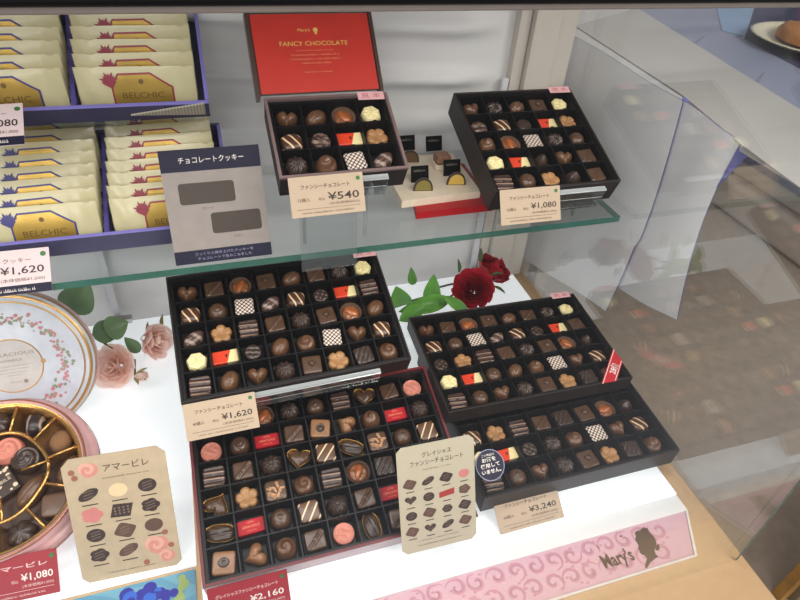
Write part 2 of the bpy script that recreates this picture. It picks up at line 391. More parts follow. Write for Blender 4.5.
SLAB = [(.97, 0), (1, .1), (1, .85), (.985, .98), (.93, 1.07), (.8, 1.1), (.6, 1.11), (.4, 1.12), (.2, 1.12)]
CONE = [(.92, 0), (1, .12), (.98, .45), (.86, .85), (.68, 1.15), (.48, 1.38), (.3, 1.55), (.14, 1.66)]
def shape(outl, prof, rx=1.05, ry=None, n=56, warp=None, twist=None):
    ry = ry or rx; mb = MB(); vs = []
    fine = []
    for (a, za), (b, zb) in zip(prof, prof[1:]):
        fine += [(a, za), ((a+b)/2, (za+zb)/2)]
    fine.append(prof[-1])
    for s_, z in fine:
        for k in range(n):
            t = 2*pi*k/n; r = outl(t)*s_
            if twist: r *= twist(t, s_, z)
            x, y, zz = r*cos(t)*rx, r*sin(t)*ry, z
            if warp: zz = z+warp(x, y, s_)*min(1, z/.5)
            vs.append((x, y, zz))
    m = len(fine); fs = [(i*n+k, i*n+(k+1) % n, (i+1)*n+(k+1) % n, (i+1)*n+k) for i in range(m-1) for k in range(n)]
    z = prof[-1][1]+.02; vs.append((0, 0, z+(warp(0, 0, 0) if warp else 0))); c = len(vs)-1
    fs += [((m-1)*n+k, (m-1)*n+(k+1) % n, c) for k in range(n)] + [tuple(range(n))[::-1]]
    return mb.add(vs, fs)
gauss = lambda d, w: exp(-(d/w)**2)
def fluted(r0_, r1_, h, n=36, th=.0):
    mb = MB(); N = n*2
    vs = []
    for r, z, amp in ((r0_, 0, 0), (r0_+.02, .02, .05), (r1_, h, .09), (r1_-.03, h, .09), (r0_-.08, .12, .03), (.05, .1, 0)):
        for k in range(N):
            rr = r+(amp if k % 2 else -amp); t = 2*pi*k/N; vs.append((rr*cos(t), rr*sin(t), z))
    fs = [(i*N+k, i*N+(k+1) % N, (i+1)*N+(k+1) % N, (i+1)*N+k) for i in range(5) for k in range(N)]
    return mb.add(vs, fs)
def almond(l=.62, w=.3, h=.28, z=.9, rot=.6):
    mb = MB(); vs = []; n = 20; m = 8
    for j in range(m+1):
        ph = pi*j/m
        for k in range(n):
            t = 2*pi*k/n; x = l*cos(ph); taper = (1-.35*x/l)
            vs.append((x, w*sin(ph)*cos(t)*taper, h*sin(ph)*sin(t)))
    fs = [(j*n+k, j*n+(k+1) % n, (j+1)*n+(k+1) % n, (j+1)*n+k) for j in range(m) for k in range(n)]
    return mb.add(vs, fs).xf(T(0, 0, z) @ Matrix.Rotation(rot, 4, 'Z'))
K = {}   # kind -> (name, description, [(part name, mesh)])
def kind(key, name, desc, parts): K[key] = (name, desc, [(pn, mb.mesh(pn, m, sm)) for pn, mb, m, sm in parts])
ch = 'chocolate'
kind('heart', 'heart_chocolate', 'heart-shaped milk chocolate', [(ch, shape(o_heart, DOME, 1.0, warp=lambda x, y, s: -.22*gauss(x, .18)*(y > -.3)), milk, True)])
kind('rect', 'square_chocolate', 'square chocolate with one slanting ridge', [(ch, shape(lambda t: o_sq(t, 9), SLAB, .95, .9, warp=lambda x, y, s: .12*gauss(x-y, .14)*(s < .9)-.08*gauss(x-y-.3, .14)*(s < .9)), brownc, True)])
kind('diag', 'ridged_square_chocolate', 'square chocolate with fine slanting ridges', [(ch, shape(lambda t: o_sq(t, 8), SLAB, .95, .95, warp=lambda x, y, s: .06*sin(11*(x-.7*y))*(s < .95)), darkc, True)])
kind('sqknob', 'square_knob_chocolate', 'square chocolate with raised heart knob', [(ch, shape(lambda t: o_sq(t, 10), SLAB, .98, .98), brownc, True), ('raised_knob', shape(o_heart, [(1, 0), (.9, .22), (.6, .36), (.3, .42)], .38).xf(T(0, 0, 1.06)), brownc, True)])
kind('oval', 'oval_chocolate', 'oval egg-shaped chocolate', [(ch, shape(lambda t: 1+.05*cos(t), DOME, 1.12, .86, warp=lambda x, y, s: -.1*gauss(y-.35*x+.1, .07)).xf(Matrix.Rotation(.7, 4, 'Z')), milk, True)])
kind('swirl', 'swirled_chocolate', 'round chocolate with swirled flutes', [(ch, shape(o_circle, DOME, 1.02, n=72, twist=lambda t, s, z: 1+.05*sin(9*t+3.5*z), warp=lambda x, y, s: .09*sin(9*atan2(y, x)+6*s)*(s < .95)*(s > .15)), darkc, True)])
kind('hex', 'ivory_chocolate', 'ivory white chocolate with faceted rim', [(ch, shape(lambda t: o_oct(t, 7), [(.85, 0), (.95, .1), (1, .7), (.97, .9), (.85, 1.15), (.7, 1.2), (.5, 1.2), (.3, 1.22), (.15, 1.22)], 1.02, warp=lambda x, y, s: .05*sin(7*atan2(y, x))*(s < .7)), ivory, False)])
kind('stripes', 'striped_chocolate', 'domed chocolate with pale diagonal stripes', [(ch, shape(lambda t: o_sq(t, 3), [(.92, 0), (1, .12), (1, .6), (.95, .9), (.84, 1.08), (.66, 1.18), (.45, 1.24), (.2, 1.26)], 1.0, .95), stripem, True)])
kind('round', 'round_chocolate', 'plain round domed chocolate', [(ch, shape(o_circle, DOME, .98, warp=lambda x, y, s: -.07*gauss(hypot(x, y)-.3, .1)), brownc, True)])
kind('ball', 'spiral_chocolate', 'round chocolate with spiral groove', [(ch, shape(o_circle, CONE, 1.04, n=64, warp=lambda x, y, s: .09*sin(atan2(y, x)+11*s)*(s > .12)), milk, True)])
kind('gem', 'pointed_chocolate', 'small chocolate with pointed top', [(ch, shape(lambda t: o_oct(t, 6), CONE, .95, .85), darkc, False)])
kind('dotsq', 'dotted_square_chocolate', 'square chocolate with white lattice dots', [(ch, shape(lambda t: o_sq(t, 10)*(1+.02*cos(12*t)), SLAB, .98, .98), dotm, True)])
kind('leaf', 'leaf_chocolate', 'leaf-shaped dark chocolate', [(ch, shape(o_leaf, [(.92, 0), (1, .1), (1, .5), (.93, .75), (.8, .92), (.6, 1.03), (.4, 1.08), (.2, 1.1)], 1.0, warp=lambda x, y, s: -.1*gauss(y-.65*x, .07)), leafm, True)])
kind('small', 'button_chocolate', 'small round chocolate button', [(ch, shape(o_circle, [(.9, 0), (1, .1), (1, .7), (.95, .85), (.82, .93), (.6, .93), (.4, .93), (.2, .93)], .84, warp=lambda x, y, s: .06*sin(9*x)*sin(9*y)*(s < .85)), darkc, True)])
kind('lattice', 'marbled_button_chocolate', 'round chocolate with marbled pinwheel top', [(ch, shape(o_circle, [(.9, 0), (1, .1), (1, .7), (.95, .85), (.82, .95), (.6, .98), (.4, 1), (.2, 1)], .92, warp=lambda x, y, s: .08*sin(5*atan2(y, x)+3*s)*(s < .85)*(s > .1)), marblem, True)])
kind('dkstripes', 'barred_square_chocolate', 'square dark chocolate with raised bars', [(ch, shape(lambda t: o_sq(t, 10), SLAB, 1.0, .92, warp=lambda x, y, s: .09*abs(sin(5.4*y))*(s < .95)), pillowm, True)])
kind('flower', 'flower_chocolate', 'caramel flower-shaped chocolate', [(ch, shape(o_flower, [(.9, 0), (1, .12), (1, .6), (.95, .85), (.82, 1.0), (.6, 1.02), (.4, .96), (.2, .86)], 1.05, n=80, warp=lambda x, y, s: -.12*(1-abs(cos(2.5*atan2(y, x))))**3*(s > .2)), caramel, True)])
_c = fluted(.9, 1.22, .95)
kind('nutcup', 'nut_cup_chocolate', 'round nut chocolate in fluted paper cup', [('paper_cup', _c, cupm, False), ('filling', shape(o_circle, [(.9, 0), (1, .1), (1, .6), (.9, .78), (.7, .84), (.4, .88), (.2, .9)], .98, warp=lambda x, y, s: .03*sin(9*x+4*y)), mat('hazel_chocolate', (138, 86, 52), .35, coat=.3), True), ('almond', almond(.85, .42, .3, .9), amber, True)])
b_ = MB().rbox(-1.32, 1.32, -.72, .72, 0, .95, .1, 2)
kind('bar', 'wrapped_bar_chocolate', 'red and cream wrapped chocolate bar', [('wrapper', b_, barm, False), ('emblem', MB().disc((.12, .12), .13, .95, .965, 12).prism([(.02, -.02), (.2, .02), (.16, -.16), (.04, -.14)], .95, .965), inkdark, False)])
# the second maker's style of pieces (red-edged box)
kind('pink', 'pink_medallion_chocolate', 'round pink chocolate with embossed face', [(ch, shape(o_circle, [(.92, 0), (1, .1), (1, .55), (.96, .7), (.88, .76), (.8, .7), (.5, .72), (.3, .74), (.15, .74)], 1.02, warp=lambda x, y, s: .05*sin(8*x+3*sin(4*y))*(s < .75)), pinkc, True)])
gl = MB().rbox(-1.3, 1.3, -.7, .7, 0, .75, .06, 1)
kind('glabel', 'red_foil_bar_chocolate', 'red foil wrapped bar with gold lettering', [('wrapper', gl, redfoil, False), ('lettering', merge(text('GRACIOUS', 0, -.12, w=1.7, z=.765, align='C'), text('-oOo-', 0, .32, w=.8, z=.765, align='C'), text('CHOCOLATE', 0, -.45, w=.9, z=.765, align='C')), mat('gold_lettering', (220, 150, 110), .5), False)])
def foilcup(outl, rx, ry, h):
    mb = MB(); n = 48; vs = []
    for s_, z in ((.88, 0), (1.14, h), (1.2, h+.02), (1.1, h-.06), (.9, .1)):
        for k in range(n):
            t = 2*pi*k/n; r = outl(t)*s_*(1+.012*sin(17*t)); vs.append((r*cos(t)*rx, r*sin(t)*ry, z))
    fs = [(i*n+k, i*n+(k+1) % n, (i+1)*n+(k+1) % n, (i+1)*n+k) for i in range(4) for k in range(n)]
    return mb.add(vs, fs)
kind('goldcup', 'gold_cup_chocolate', 'glossy chocolate in gold foil cup', [('foil_cup', foilcup(o_heart, 1.0, .95, .85), goldfoil, True), ('filling', shape(o_heart, [(.95, .1), (1, .2), (1, .6), (.85, .85), (.6, .95), (.3, 1)], 1.0, .95, warp=lambda x, y, s: .05*sin(6*x+3*y)), brownc, True)])
kind('goldleaf', 'gold_leaf_cup_chocolate', 'dark leaf chocolate in gold foil cup', [('foil_cup', foilcup(o_leaf, 1.0, 1.0, .8), goldfoil, True), ('filling', shape(o_leaf, [(.95, .1), (1, .2), (1, .55), (.85, .75), (.6, .85), (.3, .9)], 1.0, 1.0, warp=lambda x, y, s: .06*sin(10*(x-y))), darkc, True)])
kind('stripesq', 'striped_square_chocolate', 'square chocolate with white diagonal lines', [(ch, shape(lambda t: o_sq(t, 9), SLAB, .95, .95), stripem2, True)])
kind('crumble', 'nut_topped_chocolate', 'square chocolate topped with chopped nuts', [(ch, shape(lambda t: o_sq(t, 6), SLAB, 1.0, 1.0), brownc, True),
    ('nut_topping', merge(*[almond(.2+.1*random.random(), .14, .14, 1.12, random.random()*6).xf(T(random.uniform(-.7, .7), random.uniform(-.7, .7), random.uniform(0, .06))) for _ in range(22)]), nutty, True)])
kind('coin', 'coin_square_chocolate', 'square milk chocolate with oval seal', [(ch, shape(lambda t: o_sq(t, 10), SLAB, 1.0, 1.0), mat('light_milk_chocolate', (138, 96, 62), .4, coat=.2), True), ('oval_seal', shape(o_circle, [(1, 0), (1, .08), (.9, .13), (.8, .09), (.4, .1), (.2, .12)], .5, .42).xf(T(0, 0, 1.08)), darkc, True)])
kind('milkheart', 'milk_heart_chocolate', 'glossy milk chocolate heart', [(ch, shape(o_heart, DOME, 1.02, warp=lambda x, y, s: -.2*gauss(x, .16)*(y > -.3)), mat('light_milk_chocolate', (138, 96, 62), .4), True)])
ROT = {'bar': .04, 'glabel': .04, 'dotsq': .12, 'rect': .12, 'diag': .12, 'sqknob': .1, 'dkstripes': .08, 'stripesq': .1, 'heart': .25, 'stripes': .15, 'leaf': .3, 'oval': .4}
PROTO = {}
def choc(key, M, label, group, scale=1.0, scz=1.0):
    """first use builds the piece, later ones copy it and each of its parts"""
    name, desc, parts = K[key]
    M = M @ Matrix.Diagonal((scale, scale, scale*scz, 1))
    if key not in PROTO:
        if len(parts) == 1:
            o = put(parts[0][1], name, None, M)
        else:
            o = thing(name, None, None, M)
            for pn, me in parts: put(me, pn, o)
        PROTO[key] = o
    else:
        o = copy_tree(PROTO[key]); o.matrix_world = sc_m(M)
    tag(o, label, 'chocolate', group); return o
NUM = ['', 'second', 'third', 'fourth', 'fifth', 'sixth', 'seventh', 'eighth', 'ninth']
def colname(i, n):
    if i == 0: return 'far left'
    if i == n-1: return 'far right'
    return f'{NUM[i]} from left' if i < n/2 else f'{NUM[n-1-i]} from right'
def rowname(j, n):  # j=0 back
    if j == 0: return 'back row'
    if j == n-1: return 'front row'
    return f'{NUM[j]} row'

def gift_box(name, label, pose, nx, ny, cw, cd, m, h, rows, short, group, outer=blackbox, rimm=None, tray_drop=.35, total_rows=None, wall=.22, first=0):
    """open chocolate box; pose = rim's front left corner, children measured from there"""
    F_ = frame(*pose); W = nx*cw+m; D = ny*cd+m
    root = thing(name, label, 'chocolate box', F_ @ T(0, 0, -h))
    up_ = T(0, 0, h)
    b = MB(); t = wall
    b.rbox(0, W, 0, t, -h, 0, .04, 1); b.rbox(0, W, D-t, D, -h, 0, .04, 1); b.rbox(0, t, t, D-t, -h, 0, .04, 1); b.rbox(W-t, W, t, D-t, -h, 0, .04, 1)
    b.box(t, W-t, t, D-t, -h, -h+.15)
    b.xf(up_).build('box_body', outer, root)
    if rimm:
        i_ = t+.03; q = MB(); q.box(-.04, W+.04, -.04, i_, -.22, .03); q.box(-.04, W+.04, D-i_, D+.04, -.22, .03); q.box(-.04, i_, i_, D-i_, -.22, .03); q.box(W-i_, W+.04, i_, D-i_, -.22, .03)
        q.box(t, t+.03, t, D-t, -.5, -.22).box(W-t-.03, W-t, t, D-t, -.5, -.22).box(t, W-t, t, t+.03, -.5, -.22).box(t, W-t, D-t-.03, D-t, -.5, -.22)
        q.xf(up_).build('rim', rimm, root)['label'] = 'coloured edge'
    # moulded tray: one cavity per cell, web between, little pips on the web
    tr = MB(); dz = -tray_drop; fl_ = -min(h-.2, 1.95); wv = .13
    g0 = m/2
    tr.box(t, W-t, t, g0+.02, dz-.12, dz); tr.box(t, W-t, D-g0-.02, D-t, dz-.12, dz); tr.box(t, g0+.02, g0, D-g0, dz-.12, dz); tr.box(W-g0-.02, W-t, g0, D-g0, dz-.12, dz)
    for j in range(ny):
        for i in range(nx):
            x0 = g0+i*cw; y0 = g0+j*cd; x1 = x0+cw; y1 = y0+cd; a = wv/2; c = .34
            vs = [(x0, y0, dz), (x1, y0, dz), (x1, y1, dz), (x0, y1, dz),
                  (x0+a, y0+a, dz), (x1-a, y0+a, dz), (x1-a, y1-a, dz), (x0+a, y1-a, dz),
                  (x0+c, y0+c, fl_), (x1-c, y0+c, fl_), (x1-c, y1-c, fl_), (x0+c, y1-c, fl_)]
            fs = [(0, 1, 5, 4), (1, 2, 6, 5), (2, 3, 7, 6), (3, 0, 4, 7), (4, 5, 9, 8), (5, 6, 10, 9), (6, 7, 11, 10), (7, 4, 8, 11), (8, 9, 10, 11)]
            tr.add(vs, fs)
            if j: tr.rbox(x0+cw/2-.22, x0+cw/2+.22, y0-.14, y0+.14, dz-.05, dz+.12, .05, 1)
    tr.xf(up_).build('moulded_tray', blackp, root)['label'] = 'black moulded tray'
    nrow = total_rows or len(rows)
    for j, row in enumerate(rows):
        yy = g0+(ny-1-(j+first))*cd+cd/2
        for i, k in enumerate(row):
            if not k: continue
            a = ROT.get(k, pi)*(random.random()*2-1)
            M_ = F_ @ T(g0+i*cw+cw/2, yy, fl_+.03) @ Matrix.Rotation(a, 4, 'Z')
            s_ = 1.12*(cw/3.0)*random.uniform(.98, 1.02)
            choc(k, M_, f'{K[k][1]}, {rowname(j, nrow)}, {colname(i, nx)}, {short}', group, s_*(.93 if k in ('bar', 'glabel', 'nutcup') else 1), .9)
    return root, F_, W, D
m0, cd0 = 1.058, 2.9755
A = (6.535, 53.346, -28.058, 0, .4648); B = (29.697, 52.703, -31.564, -.0134, .3549)
Cc = (-5.905, 45.36, -48.194, .0264, .3327); D_ = (22.608, 41.662, -53.594, -.0139, .0830)
Ee = (-5.92, 30.8, -58.15, .0048, .2417); Ff = (23.45, 31.89, -56.71, 0, .07)
rA, fA, WA, DA = gift_box('chocolate_box', 'small twelve-piece black chocolate box open before its red lid', A, 4, 3, 3.0, cd0, m0, 3.0,
    [['heart', 'oval', 'nutcup', 'hex'], ['stripes', 'lattice', 'bar', 'flower'], ['swirl', 'ball', 'dotsq', 'leaf']], 'box with red lid', 'chocolates in the twelve-piece box',
    rimm=mat('highlit_rim_paper', (120, 98, 96), .4))  # lighter mauve paints the glossy highlight along this box's rim
rB, fB, WB, DB = gift_box('chocolate_box', 'square twenty-five-piece dark box on right end of glass shelf', B, 5, 5, 3.0, cd0, m0, 3.2,
    [['heart', 'swirl', 'oval', 'sqknob', 'hex'], ['lattice', 'stripes', 'small', 'bar', 'flower'], ['ball', 'nutcup', 'dotsq', 'swirl', 'round'],
     ['hex', 'bar', 'gem', 'heart', 'rect'], ['dkstripes', 'round', 'flower', 'gem', 'rect']], 'square box on shelf', 'chocolates in the square box on the shelf')
P40 = [['heart', 'rect', 'nutcup', 'sqknob', 'oval', 'rect', 'swirl', 'hex'], ['stripes', 'round', 'dotsq', 'leaf', 'stripes', 'small', 'bar', 'dkstripes'],
       ['leaf', 'flower', 'dkstripes', 'rect', 'swirl', 'sqknob', 'nutcup', 'oval'], ['hex', 'bar', 'small', 'oval', 'ball', 'dotsq', 'heart', 'stripes'],
       ['dkstripes', 'oval', 'heart', 'swirl', 'sqknob', 'flower', 'diag', 'ball']]
rC, fC, WC, DC = gift_box('chocolate_box', 'forty-piece black chocolate box propped up above the red-edged box', Cc, 8, 5, 3.0, cd0, m0, 2.7, P40, 'propped forty-piece box', 'chocolates in the propped forty-piece box')
P40b = [r[:] for r in P40]; P40b[1][7] = 'rect'; P40b[2][0] = 'small'; P40b[2][7] = 'gem'; P40b[3][2] = 'round'; P40b[4][1] = 'round'
rD, fD, WD, DD = gift_box('chocolate_box', 'forty-piece dark box with red corner tag behind the cameo strip', D_, 8, 5, 3.0, cd0, m0, 2.2, P40b, 'box with red tag', 'chocolates in the red-tagged box')
PE = [['ball', 'coin', 'nutcup', 'swirl', 'round', 'dkstripes', 'goldcup', 'rect', 'pink'], ['pink', 'round', 'glabel', 'rect', 'coin', 'milkheart', 'ball', 'glabel', 'swirl'],
      ['dkstripes', 'rect', 'swirl', 'goldcup', 'stripesq', 'goldleaf', 'crumble', 'round', 'stripesq'], ['goldcup', 'flower', 'crumble', 'ball', 'dkstripes', 'nutcup', 'diag', 'round', 'coin'],
      ['goldleaf', 'glabel', 'round', 'stripesq', 'swirl', 'rect', 'glabel', 'swirl', 'rect'], ['coin', 'milkheart', 'ball', 'rect', 'pink', 'goldleaf', 'rect', 'round', 'coin']]
rE, fE, WE, DE = gift_box('chocolate_box', 'large fifty-four-piece chocolate box with dark red edge', Ee, 9, 6, 3.036, 3.011, 1.07, 3.2, PE, 'red-edged box', 'chocolates in the red-edged box', rimm=redbox, outer=mat('pale_mauve_box_paper', (178, 160, 164), .5))
PF = [['stripes', 'flower', 'dkstripes', 'rect', 'swirl', 'sqknob', 'nutcup', 'gem'], ['hex', 'bar', 'small', 'swirl', 'ball', 'dotsq', 'heart', 'stripes'], ['dkstripes', 'round', 'heart', 'swirl', 'sqknob', 'flower', 'diag', 'ball']]
PF[0] = ['stripes', 'round', 'flower', 'dkstripes', 'rect', 'swirl', 'sqknob', 'nutcup']
PF[0] = ['stripes', 'flower', 'dkstripes', 'rect', 'diag', 'sqknob', 'nutcup', 'gem']
rF, fF, WF, DF = gift_box('chocolate_box', 'lowest dark chocolate box under the box with red tag', Ff, 8, 7, 3.054, 3.03, 1.07, 2.9, PF, 'lowest right box', 'chocolates in the lowest right box', first=4)
# low risers and easels carrying the boxes
r_ = thing('acrylic_riser', 'low white riser under the lowest right chocolate box', 'display stand', fF @ T(0, 0, -2.9))
MB().box(1.0, WF-1, 1.2, DF-.5, -1.6, -.03).build('riser_block', whitebase, r_)
def easel(label, Fm, W, D, h, floor_z, lip0, lip1, zl0=-1.75, zl1=-.45):
    r = thing('acrylic_easel', label, 'display stand', Fm @ T(0, 0, -h), 'clear easels under the propped boxes')
    k = h
    MB().rbox(lip0, lip1, -.75, D*.9, -.32, -.04, .06, 1).build('back_plate', clear, r)
    MB().rbox(lip0, lip1, -.78, -.52, -.32, k+zl1, .08, 2).build('front_lip', clear, r)
    e_ = MB().rbox(lip0, lip1, -.82, -.14, k+zl1-.18, k+zl1, .07, 2); e_.rbox(lip0, lip1, -.8, -.74, k+zl0, k+zl0+.09, .02, 1)
    e_.build('polished_edge', clearedge, r)
    inv = (Fm @ T(0, 0, -h)).inverted()
    for xx in (lip0+1.0, lip1-1.6):
        for fy_ in (.08, .72):
            top = (Fm @ T(0, 0, -h)) @ Vector((xx, D*fy_, -.34)); bot = Vector((top.x, top.y, floor_z+.02))
            if fy_ == .08 and floor_z < -50: continue
            a = inv @ top; b = inv @ bot
            MB().tube([a, b], .22, 8).build('leg', clear, r)
    return r
easel('clear acrylic easel holding up the twelve-piece box', fA, WA, DA, 3.0, SZ, 1.5, 10.9)
easel('clear acrylic easel holding up the square twenty-five-piece box', fB, WB, DB, 3.2, SZ, 1.5, 14.0)
easel('clear acrylic easel holding up the forty-piece box over the red-edged box', fC, WC, DC, 2.7, BZ+.55, .3, 21.3)
# red lid standing behind box A
lidF = frame(6.27, 62.85, -23.45, .01, .8235)
ld = thing('box_lid', 'red chocolate box lid standing open behind the twelve-piece box', 'box lid', lidF)
MB().box(0, 12.8, 0, 8.6, -.3, -.05).build('panel', mat('dark_lid_board', (70, 52, 44), .4), ld)
MB().box(.1, 12.7, .05, 8.55, -.04, .04).build('printed_panel', mat('red_lid_print', (196, 52, 40), .4, var=.08, scale=30), ld)
q = MB().rbox(-.45, -.02, -.3, 8.7, -1.3, .25, .08); q.rbox(12.82, 13.2, -.3, 8.7, -1.3, .25, .08); q.rbox(-.45, 13.2, 8.72, 9.0, -1.3, .25, .08)
q.build('side_wall', mat('brown_lid_edge', (76, 56, 48), .35, coat=.3), ld)
lt = merge(text('FANCY CHOCOLATE', 6.4, 5.05, w=7.3, h=.5, z=.06, align='C'), text("Mary's", 5.5, 6.5, w=1.3, h=.45, z=.06, align='C'))
lt.disc((6.75, 6.75), .26, .05, .06, 14).prism([(6.6, 6.6), (6.95, 6.7), (6.85, 6.25), (6.65, 6.3)], .05, .06)
lt.build('gold_lettering', inkgold, ld)
s_ = merge(fine(6.4, 4.5, 4.0, .12, .06), fine(6.4, 4.0, 5.2, .2, .06, 2), fine(6.4, 3.55, 5.4, .2, .06, 3), fine(6.4, 3.1, 3.2, .2, .06, 4), fine(6.4, 2.15, 3.0, .15, .06, 5))
s_.build('gold_lettering', mat('pale_gold_ink', (222, 150, 100), .5), ld)
# pink sample tags over the back right corners
def sample(Fm, x, y, label, w=2.9, h=1.05):
    t_ = thing('sample_tag', label, 'label', Fm @ T(x, y, .06) @ Matrix.Rotation(-.02, 4, 'Z'), 'pink sample tags on box corners')
    MB().box(0, w, 0, h, 0, .05).build('tag_paper', mat('pale_pink_tag', (228, 176, 178), .6), t_)
    text('見 本', w/2, h*.2, w=w*.72, h=h*.62, z=.06, align='C').build('lettering', mat('rose_ink', (190, 90, 100), .6), t_)
sample(fA, WA-3.3, DA-.9, 'pink sample tag on the twelve-piece box corner by the lid')
sample(fB, WB-3.2, DB-.9, 'pink sample tag on the square shelf box corner')
sample(fC, WC-3.0, DC-1.1, 'pink sample tag on the propped forty-piece box corner')
sample(fD, WD-3.7, DD-.6, 'pink sample tag on the red-tagged box corner near the side pane')
# red corner tag with the count
iv = fD.inverted()
def loc(Fm, p, dz=.1):     # pixel -> point on the box's rim plane, in its frame
    n = Fm.to_3x3() @ Vector((0, 0, 1)); c = Fm @ Vector((0, 0, dz)); d = ray(p); q_ = d*(n.dot(c)/n.dot(d)); return Fm.inverted() @ q_
pts = [loc(fD, p) for p in ((613, 349), (622.6, 361.5), (616.5, 381), (601.5, 383.5))]
rt_ = thing('count_tag', 'red slanted tag with pale characters on front right box corner', 'label', fD)
MB().prism([(p.x, p.y) for p in pts], .06, .12).build('tag_paper', mat('scarlet_tag', (190, 34, 44), .45), rt_)
ex = (pts[1]+pts[2])/2; ey = (pts[0]+pts[3])/2
dirv = (pts[0]-pts[3]).normalized(); ang = atan2(dirv.y, dirv.x)
c_ = (pts[0]+pts[1]+pts[2]+pts[3])/4
lm_ = text('28個', 0, -.5, w=2.0, h=1.0, z=0, align='C', bold=.02).xf(T(c_.x, c_.y, .14) @ Matrix.Rotation(ang, 4, 'Z'))
lm_.build('lettering', inkwhite, rt_)
e_ = MB()
for s0, s1 in ((pts[0], pts[3]), (pts[1], pts[2])):
    d_ = (s1-s0).normalized(); n_ = Vector((-d_.y, d_.x, 0))*(.08); cc = (c_-s0); n_ = n_ if n_.dot(cc) > 0 else -n_
    a_, b2 = s0+n_*1.5, s1+n_*1.5; e_.prism([(a_.x, a_.y), (b2.x, b2.y), ((b2+n_).x, (b2+n_).y), ((a_+n_).x, (a_+n_).y)], .12, .135)
e_.build('pale_border', inkwhite, rt_)
# round navy notice standing on the lowest box
nd = thing('round_notice', 'round navy notice with white characters beside the cream card', 'sign', Matrix.Translation(at_y((490, 465), 33.2)) @ Matrix.Rotation(.02, 4, 'Z') @ Matrix.Rotation(.62, 4, 'X'))
MB().disc((0, 0), 1.62, -.05, .02, 40).build('disc', navy, nd)
MB().lathe([(1.62, .02), (1.62, .05), (1.54, .05), (1.54, .02)], 40).build('rim', mat('pale_blue_rim', (130, 134, 165), .5), nd)
merge(text('この商品は', 0, .92, w=1.5, h=.26, z=.04, align='C'), text('お酒を', 0, .35, w=1.6, h=.46, z=.04, align='C', bold=.02), text('使用して', 0, -.25, w=2.2, h=.46, z=.04, align='C', bold=.02), text('いません。', 0, -.85, w=2.2, h=.44, z=.04, align='C', bold=.02)).build('lettering', inkwhite, nd)

# ================================================================== CARDS
def card(name, label, pose, W, H, m_, cham=0, rr=.08, cat='price card', back=True, group=None, sc_=1.0, floor=None):
    pose = (pose[0]*sc_, pose[1]*sc_, pose[2]*sc_, pose[3], pose[4])
    Fm = frame(pose[0], pose[1], pose[2], radians(pose[3]), radians(pose[4])) @ Matrix.Diagonal((sc_, sc_, sc_, 1))
    r = thing(name, label, cat, Fm, group)
    pg = [(cham, 0), (W-cham, 0), (W, cham), (W, H-cham), (W-cham, H), (cham, H), (0, H-cham), (0, cham)] if cham else rrect(0, W, 0, H, rr)
    bd = MB().prism(pg, -.08, 0).build('card_board', m_, r)
    hold = MB().rbox(W*.1, W*.9, H*.05, H*.6, -.2, -.1, .03, 1)
    if floor is not None:      # clear stand that carries the card above what it stands on
        inv = Fm.inverted(); a = Fm @ Vector((W*.1, H*.3, -.2)); b = Fm @ Vector((W*.9, H*.3, -.2))
        qs = [inv @ p for p in (a, b, Vector((b.x, b.y-.6, floor+.02)), Vector((a.x, a.y-.6, floor+.02)))]
        qb = [inv @ (Fm @ q + Vector((0, .15, 0))) for q in qs]
        hold.add([tuple(q) for q in qs+qb], [(0, 1, 2, 3), (7, 6, 5, 4), (0, 4, 5, 1), (1, 5, 6, 2), (2, 6, 7, 3), (3, 7, 4, 0)])
    hold.build('card_holder', clear, r)
    return bd
def price(label, pose, W, H, count, amount, sub, board=tan, ink=inkdark, ink2=inkbrown, title='ファンシーチョコレート', green_dot=True, **kw):
    r = card('price_card', label, pose, W, H, board, **kw)
    k = H/4.1
    text(title, W*.5-.15, H*.68, w=W*(.66 if green_dot and board is tan else .78), h=.46*k, z=.02, align='C', bold=.02).build('lettering', ink2, r)
    text(amount, W*.93, H*.37, w=W*.43, h=.8*k, z=.02, align='R', bold=.012).build('lettering', ink, r)
    merge(text(count, W*.1, H*.38, w=W*.16, h=.38*k, z=.02, bold=.01) if count else MB(), text('税込', W*.37, H*.38, w=W*.09, h=.3*k, z=.02),
          text(sub, W*.93, H*.24, w=W*.42, h=.34*k, z=.02, align='R'),
          MB().box(W*.08, W*.93, H*.185, H*.195, .012, .02), fine(W*.5, H*.08, W*.7, .2*k, .02)).build('lettering', ink2, r)
    if green_dot: MB().disc((W*.93, H*.86), .22*k, .005, .03, 20).build('green_dot', green, r)
    return r
price('tan price card 540 yen below the twelve-piece box', (7.6, 54.0, -33.11, .7, 63.7), 7.83, 4.11, '12個入', '¥540', '(本体価格¥500)', sc_=.93, floor=SZ)
price('tan price card 1,080 yen at shelf edge below the square box', (31.43, 53.0, -36.28, -1.4, 60.9), 7.7, 4.05, '25個入', '¥1,080', '(本体価格¥1,000)', sc_=.955)
price('tan price card 1,620 yen over the red-edged box corner', (-5.91, 43.5, -52.04, .9, 42.8), 7.41, 3.82, '40個入', '¥1,620', '(本体価格¥1,500)', sc_=.975)
price('tan price card 3,240 yen before the lowest right box', (25.05, 29.56, -60.85, .5, 34.9), 8.0, 3.68, '60個入', '¥3,240', '(本体価格¥3,000)')
price('crimson price card 2,160 yen before the red-edged box', (-5.55, 28.32, -61.1, .2, 66.2), 7.45, 4.22, '', '¥2,160', '(本体価格¥2,000)', redcard, inkwhite, mat('pale_rose_ink', (226, 190, 186), .6), 'グレイシャスファンシーチョコレート')
price('crimson price card 1,080 yen before the round tin', (-25.79, 35.76, -60.85, -2, 45.3), 6.49, 4.19, '', '¥1,080', '(本体価格¥1,000)', redcard, inkwhite, mat('pale_rose_ink', (226, 190, 186), .6), 'アマービレ')
